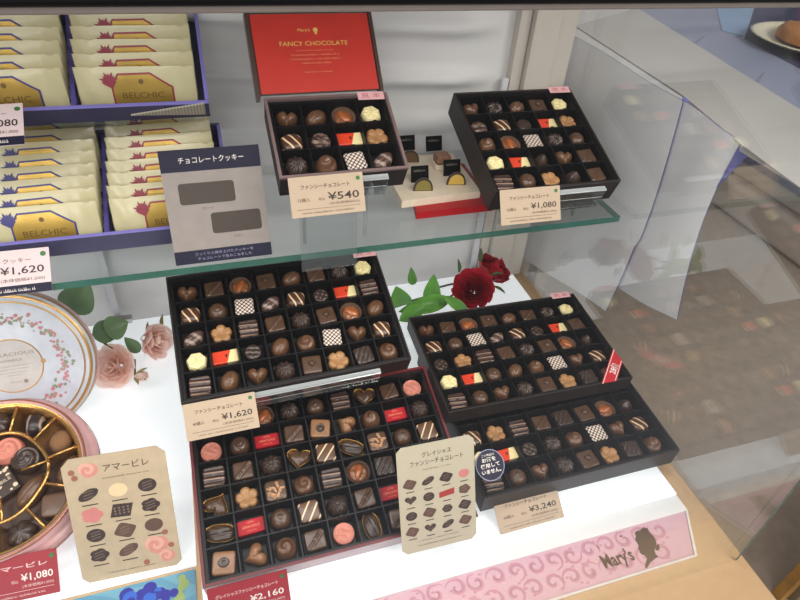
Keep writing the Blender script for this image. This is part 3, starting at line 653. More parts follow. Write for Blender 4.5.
def pink_price(label, pose, W, H, amount, sub):
    r = card('price_card', label, pose, W, H, pinkcard)
    MB().box(0, W, 0, H*.2, 0, .02).build('navy_band', navy, r)
    text(amount, W*.94, H*.42, w=W*.42, h=H*.2, z=.02, align='R', bold=.01).build('lettering', inkdark, r)
    merge(text('チョコレートクッキー', W*.82, H*.7, w=W*.7, h=H*.11, z=.02, align='R'), text(sub, W*.94, H*.26, w=W*.42, h=H*.1, z=.02, align='R')).build('lettering', inkbrown, r)
    fine(W*.5, H*.06, W*.7, H*.07, .03).build('lettering', inkwhite, r)
    MB().disc((W*.94, H*.86), .25, .005, .03, 20).build('green_dot', green, r)
    return r
pink_price('pale pink price card 1,620 yen clipped to the shelf edge', (-24.65, 53.0, -37.6, -.6, 39.7), 8.91, 4.36, '¥1,620', '(本体価格¥1,500)')
pink_price('pale pink price card before the uppermost cookie box', (-22.59, 57.4, -24.95, 3, 24), 7.46, 4.94, '¥1,080', '(本体価格¥1,000)')
# cookie description card
ci = card('description_card', 'grey and navy cookie description card standing on the glass shelf', (-4.39, 53.95, -37.2, .4, 64.4), 9.67, 11.34, mat('grey_card', (142, 132, 126), .6), cat='card')
MB().box(0, 9.67, 9.2, 11.34, 0, .02).box(0, 9.67, 0, 1.35, 0, .02).build('navy_band', navy, ci)
ck = mat('cookie_print', (62, 50, 42), .55, var=.1, scale=200)
MB().prism(rrect(1.35, 6.75, 5.95, 8.05, .3), 0, .02).build('cookie_picture', ck, ci)
MB().prism(rrect(4.05, 9.0, 2.85, 4.95, .3), 0, .02).build('cookie_picture', ck, ci)
merge(text('チョコレートクッキー', 4.9, 9.95, w=6.3, h=.62, z=.03, align='C')).build('lettering', inkwhite, ci)
merge(text('さっくりと焼き上げたクッキーを', 4.9, .78, w=5.8, h=.3, z=.03, align='C'), text('チョコレートで包みこみました', 4.9, .3, w=5.4, h=.3, z=.03, align='C')).build('lettering', mat('lilac_ink', (150, 148, 176), .6), ci)
merge(text('スイート', 3.9, 5.35, w=1.2, h=.28, z=.03, align='C'), text('ミルク', 6.5, 2.25, w=.9, h=.28, z=.03, align='C')).build('lettering', inkbrown, ci)
# assortment card with pictures of the pieces
def icon(mb, x, y, k, s=.62):
    o = {'sq': lambda t: o_sq(t+.5, 6), 'rd': o_circle, 'lf': o_leaf, 'ht': o_heart, 'fl': o_flower, 'hx': o_hex}[k]
    n = 28; mb.prism([(x+o(2*pi*i/n)*cos(2*pi*i/n)*s, y+o(2*pi*i/n)*sin(2*pi*i/n)*s*.82) for i in range(n)], .0, .02)
gc = card('description_card', 'cream card with sixteen chocolate pictures before the red-edged box', (13.99, 30.31, -61.2, -1, 65.5), 8.48, 12.56, cream, cham=.55, cat='card', sc_=.965, floor=BZ+.3)
dk = MB(); md = MB(); pk = MB(); rd = MB(); cap = MB(); hl = MB()
lay = [['sq', 'lf', 'sq', 'pk'], ['ht', 'rd', 'bar', 'fl'], ['rd', 'sq', 'hx', 'sq'], ['sq', 'ht', 'lf', 'sq']]
for j, row in enumerate(lay):
    for i, k in enumerate(row):
        x = 1.25+i*2.0; y = 8.25-j*1.88
        if k == 'pk': icon(pk, x, y, 'rd', .6)
        elif k == 'bar': rd.prism([(x-.85, y-.45), (x+.85, y-.25), (x+.85, y+.45), (x-.85, y+.2)], 0, .02)
        elif k == 'fl': icon(md, x, y, 'fl', .65)
        else: icon(dk if (i+j) % 3 else md, x, y, k, .62)
        cap.box(x-.45, x+.45, y-.95, y-.86, 0, .02)
        if k not in ('pk', 'bar'):
            for q_ in (-.2, .12): hl.prism([(x-.35, y+q_), (x+.3, y+q_+.14), (x+.3, y+q_+.19), (x-.35, y+q_+.05)], .02, .026)
dk.build('printed_pictures', mat('print_dark_brown', (58, 42, 38), .6), gc); md.build('printed_pictures', mat('print_brown', (92, 66, 54), .6), gc)
pk.build('printed_pictures', mat('print_pink', (196, 120, 116), .6), gc); rd.build('printed_pictures', mat('print_red', (158, 50, 46), .6), gc)
hl.build('picture_highlights', mat('print_highlight', (130, 104, 90), .6), gc)
merge(cap, text('グレイシャス', 4.3, 11.05, w=3.2, h=.6, z=.02, align='C'), text('ファンシーチョコレート', 4.3, 10.15, w=5.8, h=.6, z=.02, align='C'), fine(4.2, 1.25, 4.5, .12, .02), fine(4.4, .7, 5, .14, .02), fine(4.3, 9.6, 3.2, .1, .02)).build('lettering', inkdark, gc)
am = card('description_card', 'cream card with roses and twelve chocolate pictures beside the tin', (-17.28, 35.69, -61.1, -2.5, 63.1), 9.26, 13.4, mat('beige_card', (182, 162, 134), .6), cham=.75, cat='card')
dk = MB(); md = MB(); pk = MB(); cap = MB(); iv_ = MB(); hl = MB()
lay = [['dlf', 'iv', 'drd'], ['pk', 'dia', 'dfl'], ['drd', 'msq', 'mrd'], ['dfl', 'mlf', None]]
for j, row in enumerate(lay):
    for i, k in enumerate(row):
        if not k: continue
        x = 1.9+i*2.65; y = 9.5-j*2.18
        if k == 'iv': icon(iv_, x, y, 'rd', .85)
        elif k == 'pk': icon(pk, x, y, 'fl', .95)
        elif k == 'dia': dk.prism([(x-1.1, y-.6), (x+.7, y-.75), (x+1.1, y+.6), (x-.7, y+.75)], 0, .02); [hl.disc((x-.6+.4*a, y-.3+.3*b), .1, .02, .03, 8) for a in range(4) for b in range(3)]
        else: icon(dk if k[0] == 'd' else md, x, y, {'lf': 'lf', 'rd': 'rd', 'fl': 'fl', 'sq': 'sq'}[k[1:]], .85)
        if k not in ('iv', 'pk', 'dia', 'mrd'):
            for q_ in (-.3, 0, .3): hl.prism([(x-.45, y+q_-.1), (x+.45, y+q_+.1), (x+.45, y+q_+.16), (x-.45, y+q_-.04)], .02, .028)
        cap.box(x-.7, x+.7, y-1.12, y-1.02, 0, .02)
dk.build('printed_pictures', mat('print_dark_brown', (58, 42, 38), .6), am); md.build('printed_pictures', mat('print_brown', (92, 66, 54), .6), am)
pk.build('printed_pictures', mat('print_pink', (196, 120, 116), .6), am); iv_.build('printed_pictures', mat('print_beige', (220, 190, 150), .6), am)
hl.build('picture_highlights', mat('print_highlight', (130, 104, 90), .6), am)
rp = MB(); rp2 = MB(); rp3 = MB()
for (cx, cy, s__) in ((2.2, 12.0, 1.0), (7.1, 2.9, 1.3), (7.9, 1.5, .9)):
    for k in range(9):
        a_ = k*2.4; rr_ = s__*(.7*(1-k/10)); (rp if k % 2 else rp2).disc((cx+rr_*.35*cos(a_), cy+rr_*.35*sin(a_)), rr_, .002*k, .004+.002*k, 18)
for (cx, cy) in ((.8, 12.0), (1.0, 11.4), (8.5, 2.6), (8.1, 4.1), (6.0, 1.2)): rp3.disc((cx, cy), .3, 0, .01, 10)
rp.build('rose_print', mat('rose_print_light', (214, 160, 142), .6), am); rp2.build('rose_print', mat('rose_print_mid', (200, 134, 120), .6), am); rp3.build('leaf_print', mat('rose_print_leaf', (150, 92, 74), .6), am)
merge(cap, text('アマービレ', 5.6, 11.6, w=4.1, h=.75, z=.02, align='C')).build('lettering', inkdark, am)
merge(fine(5.5, 10.9, 4.2, .14, .02), fine(4.6, .8, 4.5, .14, .02)).build('lettering', inkbrown, am)

# ================================================================== COOKIE BOXES
lav = mat('violet_box_paper', (74, 66, 132), .45, var=.04)
navybox = mat('navy_box_paper', (58, 56, 92), .45, var=.04)
wrapc = mat('cream_wrapper', (196, 186, 146), .32, var=.05, scale=60, bump=.4, coat=.25)
goldlab = mat('gold_label', (184, 150, 70), .35, metal=.5, var=.2, scale=30)
def packet_meshes(col_ink, tag_):
    mb = MB(); PW, PH = 11.2, 4.5
    def f(u, v, s_):
        x = (u-.5)*PW; zz = .42*(1-abs(2*u-1)**5)*(1-abs(2*v-1)**2.2)+.05*sin(u*41+v*5)*(abs(2*u-1) > .6)
        k = int(v*40) % 2
        if u in (0, 1): x += (-.14 if k else .0)*(1 if u == 0 else -1)*-1
        return (x, v*PH, zz*s_)
    mb.grid(lambda u, v: f(u, v, 1), 30, 40); mb.grid(lambda u, v: f(u, v, -1), 30, 40)
    def surf(x, y): u = x/PW+.5; v = y/PH; return .42*(1-abs(2*u-1)**5)*(1-abs(2*v-1)**2.2)+.03
    def drape(poly, dz, n=14):   # flat print laid over the puffed wrapper
        m2 = MB(); cx = sum(p[0] for p in poly)/len(poly); cy = sum(p[1] for p in poly)/len(poly)
        N = len(poly)*6; ring = []
        for i in range(len(poly)):
            a, b = poly[i], poly[(i+1) % len(poly)]
            for k in range(6): ring.append((a[0]+(b[0]-a[0])*k/6, a[1]+(b[1]-a[1])*k/6))
        vs = []
        for s_ in [1, .8, .6, .4, .2]:
            vs += [(cx+(x-cx)*s_, cy+(y-cy)*s_, surf(cx+(x-cx)*s_, cy+(y-cy)*s_)+dz) for x, y in ring]
        vs.append((cx, cy, surf(cx, cy)+dz)); c = len(vs)-1
        fs = [(i*N+k, i*N+(k+1) % N, (i+1)*N+(k+1) % N, (i+1)*N+k) for i in range(4) for k in range(N)]+[(4*N+k, 4*N+(k+1) % N, c) for k in range(N)]
        return m2.add(vs, fs)
    L = [(-2.25, .3), (-2.25, 2.7), (-1.6, 3.75), (1.3, 3.8), (3.2, 2.5), (3.2, .35)]
    Lo = [(-2.42, .16), (-2.42, 2.8), (-1.68, 3.92), (1.36, 3.97), (3.37, 2.6), (3.37, .2)]
    lab = drape(L, .02); bor = drape(Lo, .0)
    fm = MB()
    for a in range(9):
        t = radians(-5+a*24); R = .95 if a % 2 else .75
        px = [(-2.5+R*.5*cos(t)+.22*sin(t), 3.2+R*.5*sin(t)-.16*cos(t)), (-2.5+R*cos(t), 3.2+R*sin(t)), (-2.5+R*.5*cos(t)-.16*sin(t), 3.2+R*.5*sin(t)+.16*cos(t)), (-2.5, 3.2)]
        fm.v += []; d3 = drape(px, .05); fm = merge(fm, d3)
    fm = merge(fm, drape([(-3.1, 3.0), (-2.3, 2.5), (-1.9, 3.1), (-2.5, 3.5)], .05))
    let = text('BELCHIC', .45, 1.5, w=3.9, h=.62, z=0, align='C'); let.v = [(x, y, surf(x, y)+.05) for x, y, z in let.v]
    em = MB().disc((.4, 3.15), .24, 0, .01, 12); em.v = [(x, y, surf(x, y)+.05) for x, y, z in em.v]
    return [('wrapper', mb.mesh('wrapper', wrapc, True)), ('gold_label', lab.mesh('gold_label', goldlab)), ('label_border', bor.mesh('label_border', col_ink)), ('flower_print', fm.mesh('flower_print', col_ink)),
            ('lettering', merge(let, em).mesh('lettering', mat('label_ink', (110, 80, 30), .5)))]
pk_red = packet_meshes(mat('wine_print', (140, 44, 62), .5), 'red'); pk_blue = packet_meshes(mat('indigo_print', (60, 56, 118), .5), 'blue')
PP = {}
def packet(kind_, M, label, group):
    if kind_ not in PP:
        o = thing('cookie_packet', None, None, M); PP[kind_] = o
        for n, me in (pk_red if kind_ == 'red' else pk_blue):
            q = put(me, n, o if n not in ('lettering', 'label_border') else gl_)
            if n == 'gold_label': gl_ = q
    else:
        o = copy_tree(PP[kind_]); o.matrix_world = sc_m(M)
    tag(o, label, 'cookie packet', group)
def cookie_box(label, pose, D, h, n, which, group, out):
    pose = (pose[0]*1.05, pose[1]*1.05, pose[2]*1.05, pose[3], pose[4]); D *= 1.05
    Fm = frame(*pose); pitch = 12.18; x0 = -11.9; x1 = pitch+.15
    r = thing('cookie_box', label, 'cookie box', Fm @ T(0, 0, -h))
    b = MB(); t = .3
    b.rbox(x0, x1+t, -t, 0, 0, h, .05, 1); b.rbox(x0, x1+t, D, D+t, 0, h+.2, .05, 1); b.rbox(x1, x1+t, 0, D, 0, h+.1, .05, 1); b.rbox(x0-t, x0, -t, D+t, 0, h, .05, 1)
    b.box(x0, x1, 0, D, 0, .15); b.build('box_body', out, r)
    q = MB().rbox(x0, x1+t, -t-.04, .04, h, h+.12, .03, 1); q.rbox(x1-.02, x1+t+.04, .04, D, h+.1, h+.2, .03, 1)
    q.build('rim', mat('lavender_rim', (120, 112, 180), .45), r)['label'] = 'lavender folded rim'
    MB().rbox(-.22, .22, 0, D, .1, h-.25, .05, 1).build('divider', lav, r)
    order = [('front', 0)]
    for c in (0, 1):
        for k in range(n):
            kk = 'blue' if c == 0 else 'red'
            xx = -pitch/2 if c == 0 else pitch/2
            yy = .5+k*(D-(3.2 if n == 6 else 2.0))/(n-1)*1.0
            Mx = Fm @ T(xx, yy, -h+.35+.6*(k == 0)*0) @ Matrix.Rotation(random.uniform(-.015, .015), 4, 'Z') @ Matrix.Rotation(which[1], 4, 'X') @ T(random.uniform(-.1, .1), 0, 0)
            pos = 'frontmost' if k == 0 else 'rearmost' if k == n-1 else f'{NUM[k]} from front'
            packet(kk, Mx, f'cream cookie packet with {"violet" if kk=="blue" else "wine red"} flower, {pos} in the {which[0]} box', group)
    return r, Fm
rG, fG = cookie_box('violet cookie box tipped forward at the top left of the case', (-11.02, 60.91, -22.96, -.02, .62), 10.6, 2.4, 6, ('upper', .95), 'cookie packets in the upper box', navybox)
rH, fH = cookie_box('violet cookie box on the glass shelf below the upper cookie box', (-10.11, 54.81, -33.06, .0, .36), 13.4, 2.55, 8, ('lower', .95), 'cookie packets in the lower box', navybox)
MB().prism([(5, 0), (12.2, 1.5), (12.2, -.4)], -.1, .1).xf(Matrix.Rotation(pi/2, 4, 'X')).xf(T(0, -.45, 1.2)).build('cardboard_wedge', banded('corrugated_card', (176, 168, 152), (150, 142, 128), 10, 0, .4), rG)
st_ = thing('acrylic_stand', 'clear acrylic stand carrying the upper cookie box', 'display stand', fG @ T(0, 0, -2.4))
MB().rbox(-12, 12, -.4, 10.4, -.35, -.05, .05, 1).build('top_plate', clear, st_)
inv = (fG @ T(0, 0, -2.4)).inverted()
for xx in (-11.5, 11.5):
    a = (fG @ T(0, 0, -2.4)) @ Vector((xx, 10.0, -.4)); MB().tube([inv @ a, inv @ Vector((a.x, a.y, SZ+.02))], .25, 8).build('leg', clear, st_)
s2 = thing('acrylic_stand', 'clear acrylic wedge under the lower cookie box', 'display stand', fH @ T(0, 0, -2.55))
MB().rbox(-11.5, 11.5, 0, 12.5, -.3, -.05, .05, 1).build('top_plate', clear, s2)
inv = (fH @ T(0, 0, -2.55)).inverted()
for xx in (-11, 11):
    a = (fH @ T(0, 0, -2.55)) @ Vector((xx, 12.0, -.35)); MB().tube([inv @ a, inv @ Vector((a.x, a.y, SZ+.02))], .25, 8).build('leg', clear, s2)

# ================================================================== ROUND TIN
TM = frame(-26.17*.95, 48.69*.95, -57.8*.95, 0, .31) @ Matrix.Diagonal((.95, .95, .95, 1)); R = 8.91
tinp = mat('rose_pink_tin', (206, 160, 160), .35, coat=.3); goldm = mat('gold_plastic', (206, 158, 92), .24, metal=.85, var=.12, scale=40, bump=.3)
tn = thing('round_tin', 'round pink tin of chocolates with gold insert left of the rose card', 'tin', TM @ T(0, 0, -2.6))
MB().lathe([(0, 0), (R+.5, 0), (R+.95, .3), (R+.95, .9), (R+.5, 1.1), (R, 1.3), (R, 2.6), (R-.15, 2.7), (R-.4, 2.6), (R-.4, .3), (0, .3)], 72).build('tin_body', tinp, tn, smooth=True)
MB().lathe([(R+.98, .25), (R+1.05, .3), (R+1.05, .42), (R+.98, .46)], 72).lathe([(R+.02, 2.5), (R+.06, 2.6), (R-.1, 2.76), (R-.25, 2.7)], 72).build('rim_line', mat('rose_gold_line', (176, 116, 96), .3, metal=.6), tn, smooth=True)
MB().disc((0, 0), R-.4, .35, .45, 64).build('insert_base', mat('reflection_darkened_gold', (60, 38, 24), .3, metal=.4), tn)  # gold floor, its colour darkened for the dark chocolates it mirrors
def tloc(p, dz): return loc(TM, p, dz)
gi = MB(); top_ = 2.2
gi.lathe([(R-.42, 2.5), (R-.7, 2.45), (R-.95, 2.1), (R-1.0, .5)], 72)
sp = [(15.5, 408), (46, 424), (66, 454), (70, 487), (40, 505), (8, 512)]
outer_c = [(33, 417), (61, 438), (74, 466), (54, 510), (24, 534), (-8, 530), (-2, 418)]
angs = []
for p in outer_c[:6]+[]: q_ = tloc(p, -.5); angs.append(atan2(q_.y, q_.x))
angs_all = angs[:]
# fill the hidden half of the ring evenly
base_a = sorted(angs)[0]
Nn = 11
ring = [radians(62)-k*2*pi/Nn for k in range(Nn)]
for k in range(Nn):
    a = ring[k]+pi/Nn
    gi.tube([(5.0*cos(a), 5.0*sin(a), top_), (6.6*cos(a), 6.6*sin(a), top_+.1), (R-.9, 0, 0)][:2]+[((R-.8)*cos(a), (R-.8)*sin(a), top_+.2)], .17, 8)
    gi.add([(5.0*cos(a), 5.0*sin(a), top_), ((R-.8)*cos(a), (R-.8)*sin(a), top_+.1), ((R-.8)*cos(a), (R-.8)*sin(a), .45), (5.0*cos(a), 5.0*sin(a), .45)], [(0, 1, 2, 3)])
gi.tube([((4.95+.12*cos(5*t))*cos(t), (4.95+.12*cos(5*t))*sin(t), top_) for t in [2*pi*k/60 for k in range(61)]], .2, 8)
for a in (radians(10), radians(100), radians(190), radians(280)):
    gi.tube([(4.9*cos(a), 4.9*sin(a), top_-.1), (2.3*cos(a), 2.3*sin(a), top_-.3)], .15, 8)
gi.build('gold_insert', goldm, tn, smooth=True)['label'] = 'gold ridged insert'
K2 = {}
kind('cocoaball', 'cocoa_truffle', 'cocoa-dusted oval truffle', [(ch, shape(o_circle, DOME, 1.3, 1.15), cocoa, True)])
kind('roseD', 'dark_rose_chocolate', 'dark rose-shaped chocolate', [(ch, shape(o_circle, DOME, 1.5, n=72, warp=lambda x, y, s: .12*sin(2*atan2(y, x)+16*s)*(s > .1)), darkc, True)])
kind('roseP', 'pink_rose_chocolate', 'pink rose-shaped chocolate', [(ch, shape(o_circle, DOME, 1.5, n=72, warp=lambda x, y, s: .12*sin(2*atan2(y, x)+16*s)*(s > .1)), pinkc, True)])
kind('bigstr', 'drizzled_chocolate', 'dark chocolate with thin pale drizzle', [(ch, shape(lambda t: o_sq(t, 3), DOME, 1.3, 1.1), banded('drizzled_dark_chocolate', (46, 32, 30), (150, 130, 120), 2.4, radians(75), .04, warp=1), True)])
kind('bigleaf', 'pointed_leaf_chocolate', 'almond-shaped brown chocolate', [(ch, shape(o_leaf, DOME, 1.5, 1.5, warp=lambda x, y, s: -.1*gauss(y-.65*x, .1)), milk, True)])
kind('bigfl', 'dark_shell_chocolate', 'dark flower-shaped chocolate', [(ch, shape(lambda t: o_flower(t, 6), DOME, 1.4, n=72, warp=lambda x, y, s: -.1*(1-abs(cos(3*atan2(y, x))))**3*(s > .2)), darkc, True)])
kind('bigsq', 'milk_square_chocolate', 'square milk chocolate with small mark', [(ch, shape(lambda t: o_sq(t, 6), SLAB, 1.25, 1.25), milk, True)])
dia = MB().rbox(-1.6, 1.6, -1.6, 1.6, 0, .9, .12, 2); fw_ = MB()
for a in range(26):
    fw_.disc((random.uniform(-1.4, 1.4), random.uniform(-1.4, 1.4)), .14+.12*random.random(), .905, .915+.001*a, 7)
fw_.v = [v for v in fw_.v]
K['diamond'] = ('printed_square_chocolate', 'dark square chocolate with pale floral print', [('chocolate', dia.mesh('chocolate', darkc, False)), ('floral_print', fw_.mesh('floral_print', mat('cream_print', (214, 196, 170), .5))),
    ('name_strip', MB().box(-1.5, 1.5, -.35, .35, .93, .95).mesh('name_strip', darkc)), ('lettering', text('AMABILE', 0, -.2, w=2.5, h=.38, z=.965, align='C').mesh('lettering', mat('cream_print', (214, 196, 170), .5)))])
grp = 'chocolates in the round tin'
names_ring = ['bigstr', 'cocoaball', 'bigleaf', 'bigsq', 'bigfl', 'bigsq', 'cocoaball', 'bigleaf', 'bigfl', 'bigsq', 'bigfl']
wh = ['top', 'upper right', 'right side, half behind the rose card', 'lower right', 'bottom right', 'bottom', 'lower left', 'left', 'far left', 'upper left', 'top left']
for k in range(Nn):
    a = ring[k]
    choc(names_ring[k], TM @ T(6.75*cos(a), 6.75*sin(a), -2.1) @ Matrix.Rotation(a+.6, 4, 'Z'), f'{K[names_ring[k]][1]} in outer ring of round tin, {wh[k]}', grp)
for key, p, lb in (('roseP', (7, 449), 'beside the gold ring'), ('roseD', (25, 458), 'beside the pink rose piece'), ('bigleaf', (30, 490), 'below the dark rose piece')):
    q_ = tloc(p, -1.0); choc(key, TM @ T(q_.x, q_.y, -2.1) @ Matrix.Rotation(.3, 4, 'Z'), f'{K[key][1]} in centre of round tin, {lb}', grp, 1.05)
q_ = tloc((-2, 484), -1.0); choc('diamond', TM @ T(q_.x, q_.y, -2.1) @ Matrix.Rotation(.5, 4, 'Z'), 'dark square chocolate with pale floral print at centre of round tin', grp)
# lid leaning behind
LM = frame(-25.44*.975, 61.87*.975, -54.25*.975, 0, 1.11) @ Matrix.Diagonal((.975, .975, .975, 1)); LR = 8.75
tl = thing('tin_lid', 'round pale blue tin lid with floral wreath leaning behind the tin', 'tin lid', LM)
MB().lathe([(0, 0), (LR-1.0, 0), (LR-.7, -.12), (LR-.35, .05), (LR-.05, -.1), (LR+.2, -.3), (LR+.25, -1.6), (LR+.05, -1.6), (LR, -.4), (0, -.3)], 84).build('lid_body', mat('pale_blue_tin', (196, 200, 210), .4, coat=.3), tl, smooth=True)
g_ = MB().lathe([(LR-1.05, .0), (LR-.95, .06), (LR-.85, .0)], 84); g_.lathe([(LR-.42, .06), (LR-.2, .09), (LR-.05, -.02)], 84); g_.lathe([(LR+.2, -.25), (LR+.32, -.5), (LR+.26, -.8)], 84)
g_.build('gold_rings', mat('gold_tin_line', (190, 150, 96), .3, metal=.7), tl, smooth=True)
MB().lathe([(LR+.2, -1.3), (LR+.38, -1.45), (LR+.3, -1.65)], 84).build('pink_edge', tinp, tl, smooth=True)
wr = MB(); wl = MB()
for k in range(300):
    a = 2*pi*k/300+random.uniform(-.02, .02); rr_ = 5.75+random.uniform(-1.0, 1.0)*(.6+.4*sin(k*.6)); (wr if random.random() < .6 else wl).disc((rr_*cos(a), rr_*sin(a)), random.uniform(.09, .24), .01, .02+.0002*k, 8)
wr.build('wreath_print', mat('rose_wreath_print', (190, 128, 132), .6), tl)['label'] = 'small pink flowers'; wl.build('wreath_print', mat('leaf_wreath_print', (140, 146, 120), .6), tl)
med = MB().disc((0, 0), 3.25, 0, .02, 48); med.build('medallion', mat('grey_medallion', (196, 190, 186), .5), tl)
MB().lathe([(3.2, .02), (3.28, .04), (3.36, .02)], 60).disc((3.35, .1), .28, .02, .05, 10).disc((-3.35, .1), .28, .02, .05, 10).build('medallion_ring', mat('gold_tin_line', (190, 150, 96), .3), tl)
merge(text('GRACIOUS', .3, 1.25, w=4.6, h=.42, z=.03, align='C'), text('AMABILE', 0, .55, w=2.4, h=.3, z=.03, align='C'), fine(0, -.05, 4.4, .16), fine(0, -.45, 3.6, .16, .03, 2), fine(0, -.85, 3, .14, .03, 3), fine(0, -1.2, 2, .14, .03, 4), text("Mary's", .1, -2.2, w=1.2, h=.3, z=.03, align='C')).disc((1.1, -2.05), .25, .02, .03, 12).build('lettering', mat('taupe_ink', (150, 130, 112), .6), tl)

# ================================================================== SAMPLE DISH
dh = thing('sample_tray', 'cream sample tray on a red base between the shelf boxes', 'tray', T(0, 0, 0))
zz_ = SZ+.05
red_pts = [at_z(p, zz_+1.0) for p in ((416.5, 212), (494.6, 203.5), (464, 163), (404, 160))]
MB().prism([(p.x, p.y) for p in red_pts], zz_, zz_+.9).build('red_base', mat('glossy_red_acrylic', (160, 12, 24), .35, spec=.3), dh)
cp = [at_z(p, -35.4) for p in ((402, 201), (480.6, 191), (452, 153), (378, 158))]
wm = MB(); wm.prism([(p.x, p.y) for p in cp], -36.35, -35.4); wm.build('cream_plate', mat('cream_plate', (226, 210, 186), .4), dh)
def halved(label, tagl, p, fill, tagp, tz=-35.4):
    c0 = at_z(p, tz)
    r = thing('cut_chocolate', label, 'chocolate', Matrix.Translation(c0) @ Matrix.Rotation(-.15, 4, 'Z') @ Matrix.Scale(1.15, 4), 'cut sample chocolates on the cream tray')
    s1 = MB(); s2 = MB(); n = 20
    outl = [(1.05*cos(pi*k/n), 1.45*sin(pi*k/n)**.85 if 0 < k < n else 0) for k in range(n+1)]
    outl2 = [(x*.82, .08+y*.8) for x, y in outl]
    def half(m, o, y0, y1, dome):
        vs = []
        for j in range(6):
            t = j/5; y = y0+(y1-y0)*t; s_ = (1-dome*t**2.5)
            vs += [(x*s_, y, z*s_) for x, z in o]
        w_ = len(o); fs = [(j*w_+k, j*w_+(k+1) % w_, (j+1)*w_+(k+1) % w_, (j+1)*w_+k) for j in range(5) for k in range(w_)]
        fs += [tuple(range(w_)), tuple(range(5*w_, 6*w_))]
        m.add(vs, fs)
    half(s1, outl, 0, .9, .45); half(s2, outl2, -.03, .1, 0)
    s1.build('shell', darkc, r, smooth=False); s2.build('filling', fill, r)
    return r
def nametag(label, p, tz=-35.4):
    c0 = at_z(p, tz)
    r = thing('name_tag', label, 'label', Matrix.Translation(c0) @ Matrix.Rotation(radians(72), 4, 'X'), 'black name tags on the cream tray')
    MB().box(-1.15, 1.15, 0, 2.0, -.05, .03).build('tag_board', mat('black_tag', (14, 13, 14), .8, spec=.15), r)
    fine(0, 1.3, 1.6, .28, .04).build('lettering', mat('tag_grey_ink', (150, 140, 125), .5), r)
pist = mat('pistachio_filling', (132, 118, 58), .7, scale=300); cust = mat('yellow_filling', (206, 168, 76), .7, scale=300); dkf = mat('brown_filling', (104, 78, 46), .7, scale=300)
nametag('black name tag behind the green-filled halved chocolate', (420, 182)); nametag('black name tag behind the yellow-filled halved chocolate', (452, 175.5))
nametag('black name tag behind the square sample chocolate', (434, 151)); nametag('black name tag beside the twelve-piece box corner', (407, 150.5))
halved('halved domed chocolate showing green filling at front of tray', '', (423, 191), pist, None)
halved('halved domed chocolate showing yellow filling at front of tray', '', (456, 185), cust, None)
halved('halved domed chocolate with brown filling beside the twelve-piece box', '', (410, 162.5), dkf, None)
q_ = at_z((441, 167), -35.4)
MB().rbox(-1.1, 1.1, -.9, .9, 0, .75, .1).build('riser', mat('cream_plate', (226, 210, 186), .4), dh, M=T(q_.x, q_.y, -35.4))
kind('sample_sq', 'cube_chocolate', 'square milk chocolate', [(ch, shape(lambda t: o_sq(t, 7), [(1, 0), (1, .9), (.95, 1.05), (.8, 1.15), (.4, 1.17)], 1.0), mat('speckled_milk_chocolate', (140, 100, 78), .6, var=.3, scale=260), True)])
choc('sample_sq', T(q_.x, q_.y, -34.63), 'square milk chocolate raised on cream block at back of tray', 'cut sample chocolates on the cream tray', .95)

# ================================================================== ROSES
def leaf_mb(l, w, curl=.2, n=10, m_=6):
    mb = MB()
    def f(u, v):
        x = u*l; ww = w*math.sin(pi*min(1, u**.8))**.8*(1 if u < 1 else 0); y = (v-.5)*ww
        return (x, y, curl*l*math.sin(pi*u)*.6+abs(v-.5)*ww*.5)
    mb.grid(f, n, m_); g2 = MB(); g2.grid(lambda u, v: tuple(Vector(f(u, v))+Vector((0, 0, -.05))), n, m_)
    return merge(mb, g2)
def bloom_mb(R_, layers=5, open_=1.0, seed=1, double=True):
    rnd = random.Random(seed); mb = MB()
    for L in range(layers):
        t = (L+.6)/layers; cnt = 3+L; rad = R_*(.05+.93*(t-.6/layers)*open_+.02); h = R_*(1.2-.45*t*open_)
        for k in range(cnt):
            a0 = 2*pi*k/cnt+L*.7+rnd.uniform(-.15, .15); spread = 1.25*pi/cnt*(1.25 if L < 2 else 1.05); hh = h*rnd.uniform(.92, 1.05); wob = rnd.uniform(-.1, .1)
            def f(u, v):
                a = a0+(u-.5)*2*spread; e = 1-abs(2*u-1)**2.6*.35
                r = rad*(.35+.65*math.sin(min(1, v*1.15)*pi/2))*(1+.10*t*open_*max(0, v-.7)/.3)+R_*.04*sin(5*u+L)
                z = hh*(v**.85)*e-R_*.10*open_*t*max(0, v-.75)/.25
                return (r*cos(a), r*sin(a), z)
            mb.grid(f, 9, 7)
            if double: mb.grid(lambda u, v: tuple(Vector(f(u, v))*.975), 9, 7)
    return mb
def orient(p, d):      # local +Z along d
    z = Vector(d).normalized(); return Matrix.Translation(p) @ z.to_track_quat('Z', 'Y').to_matrix().to_4x4()
rr = thing('red_rose', 'deep red artificial rose with bright green leaves lying behind the right boxes', 'flower', T(35, 66, BZ+.55))
o_ = Vector((35, 66, BZ+.55))
def rel(M): return T(-o_.x, -o_.y, -o_.z) @ M
c1 = at_y((473, 291), 63.5); c2 = at_y((488, 272), 66.0)
dirc = (-c1).normalized()
bloom_mb(3.2, 8, 1.0, 3).build('bloom', rosered, rr, smooth=True, M=rel(orient(c1-dirc*.8, (-.35, -.55, .75))))
bloom_mb(3.2, 7, .9, 8).build('bloom', rosered, rr, smooth=True, M=rel(orient(c2-Vector((0,0,1.0)), (.45, -.1, .9))))
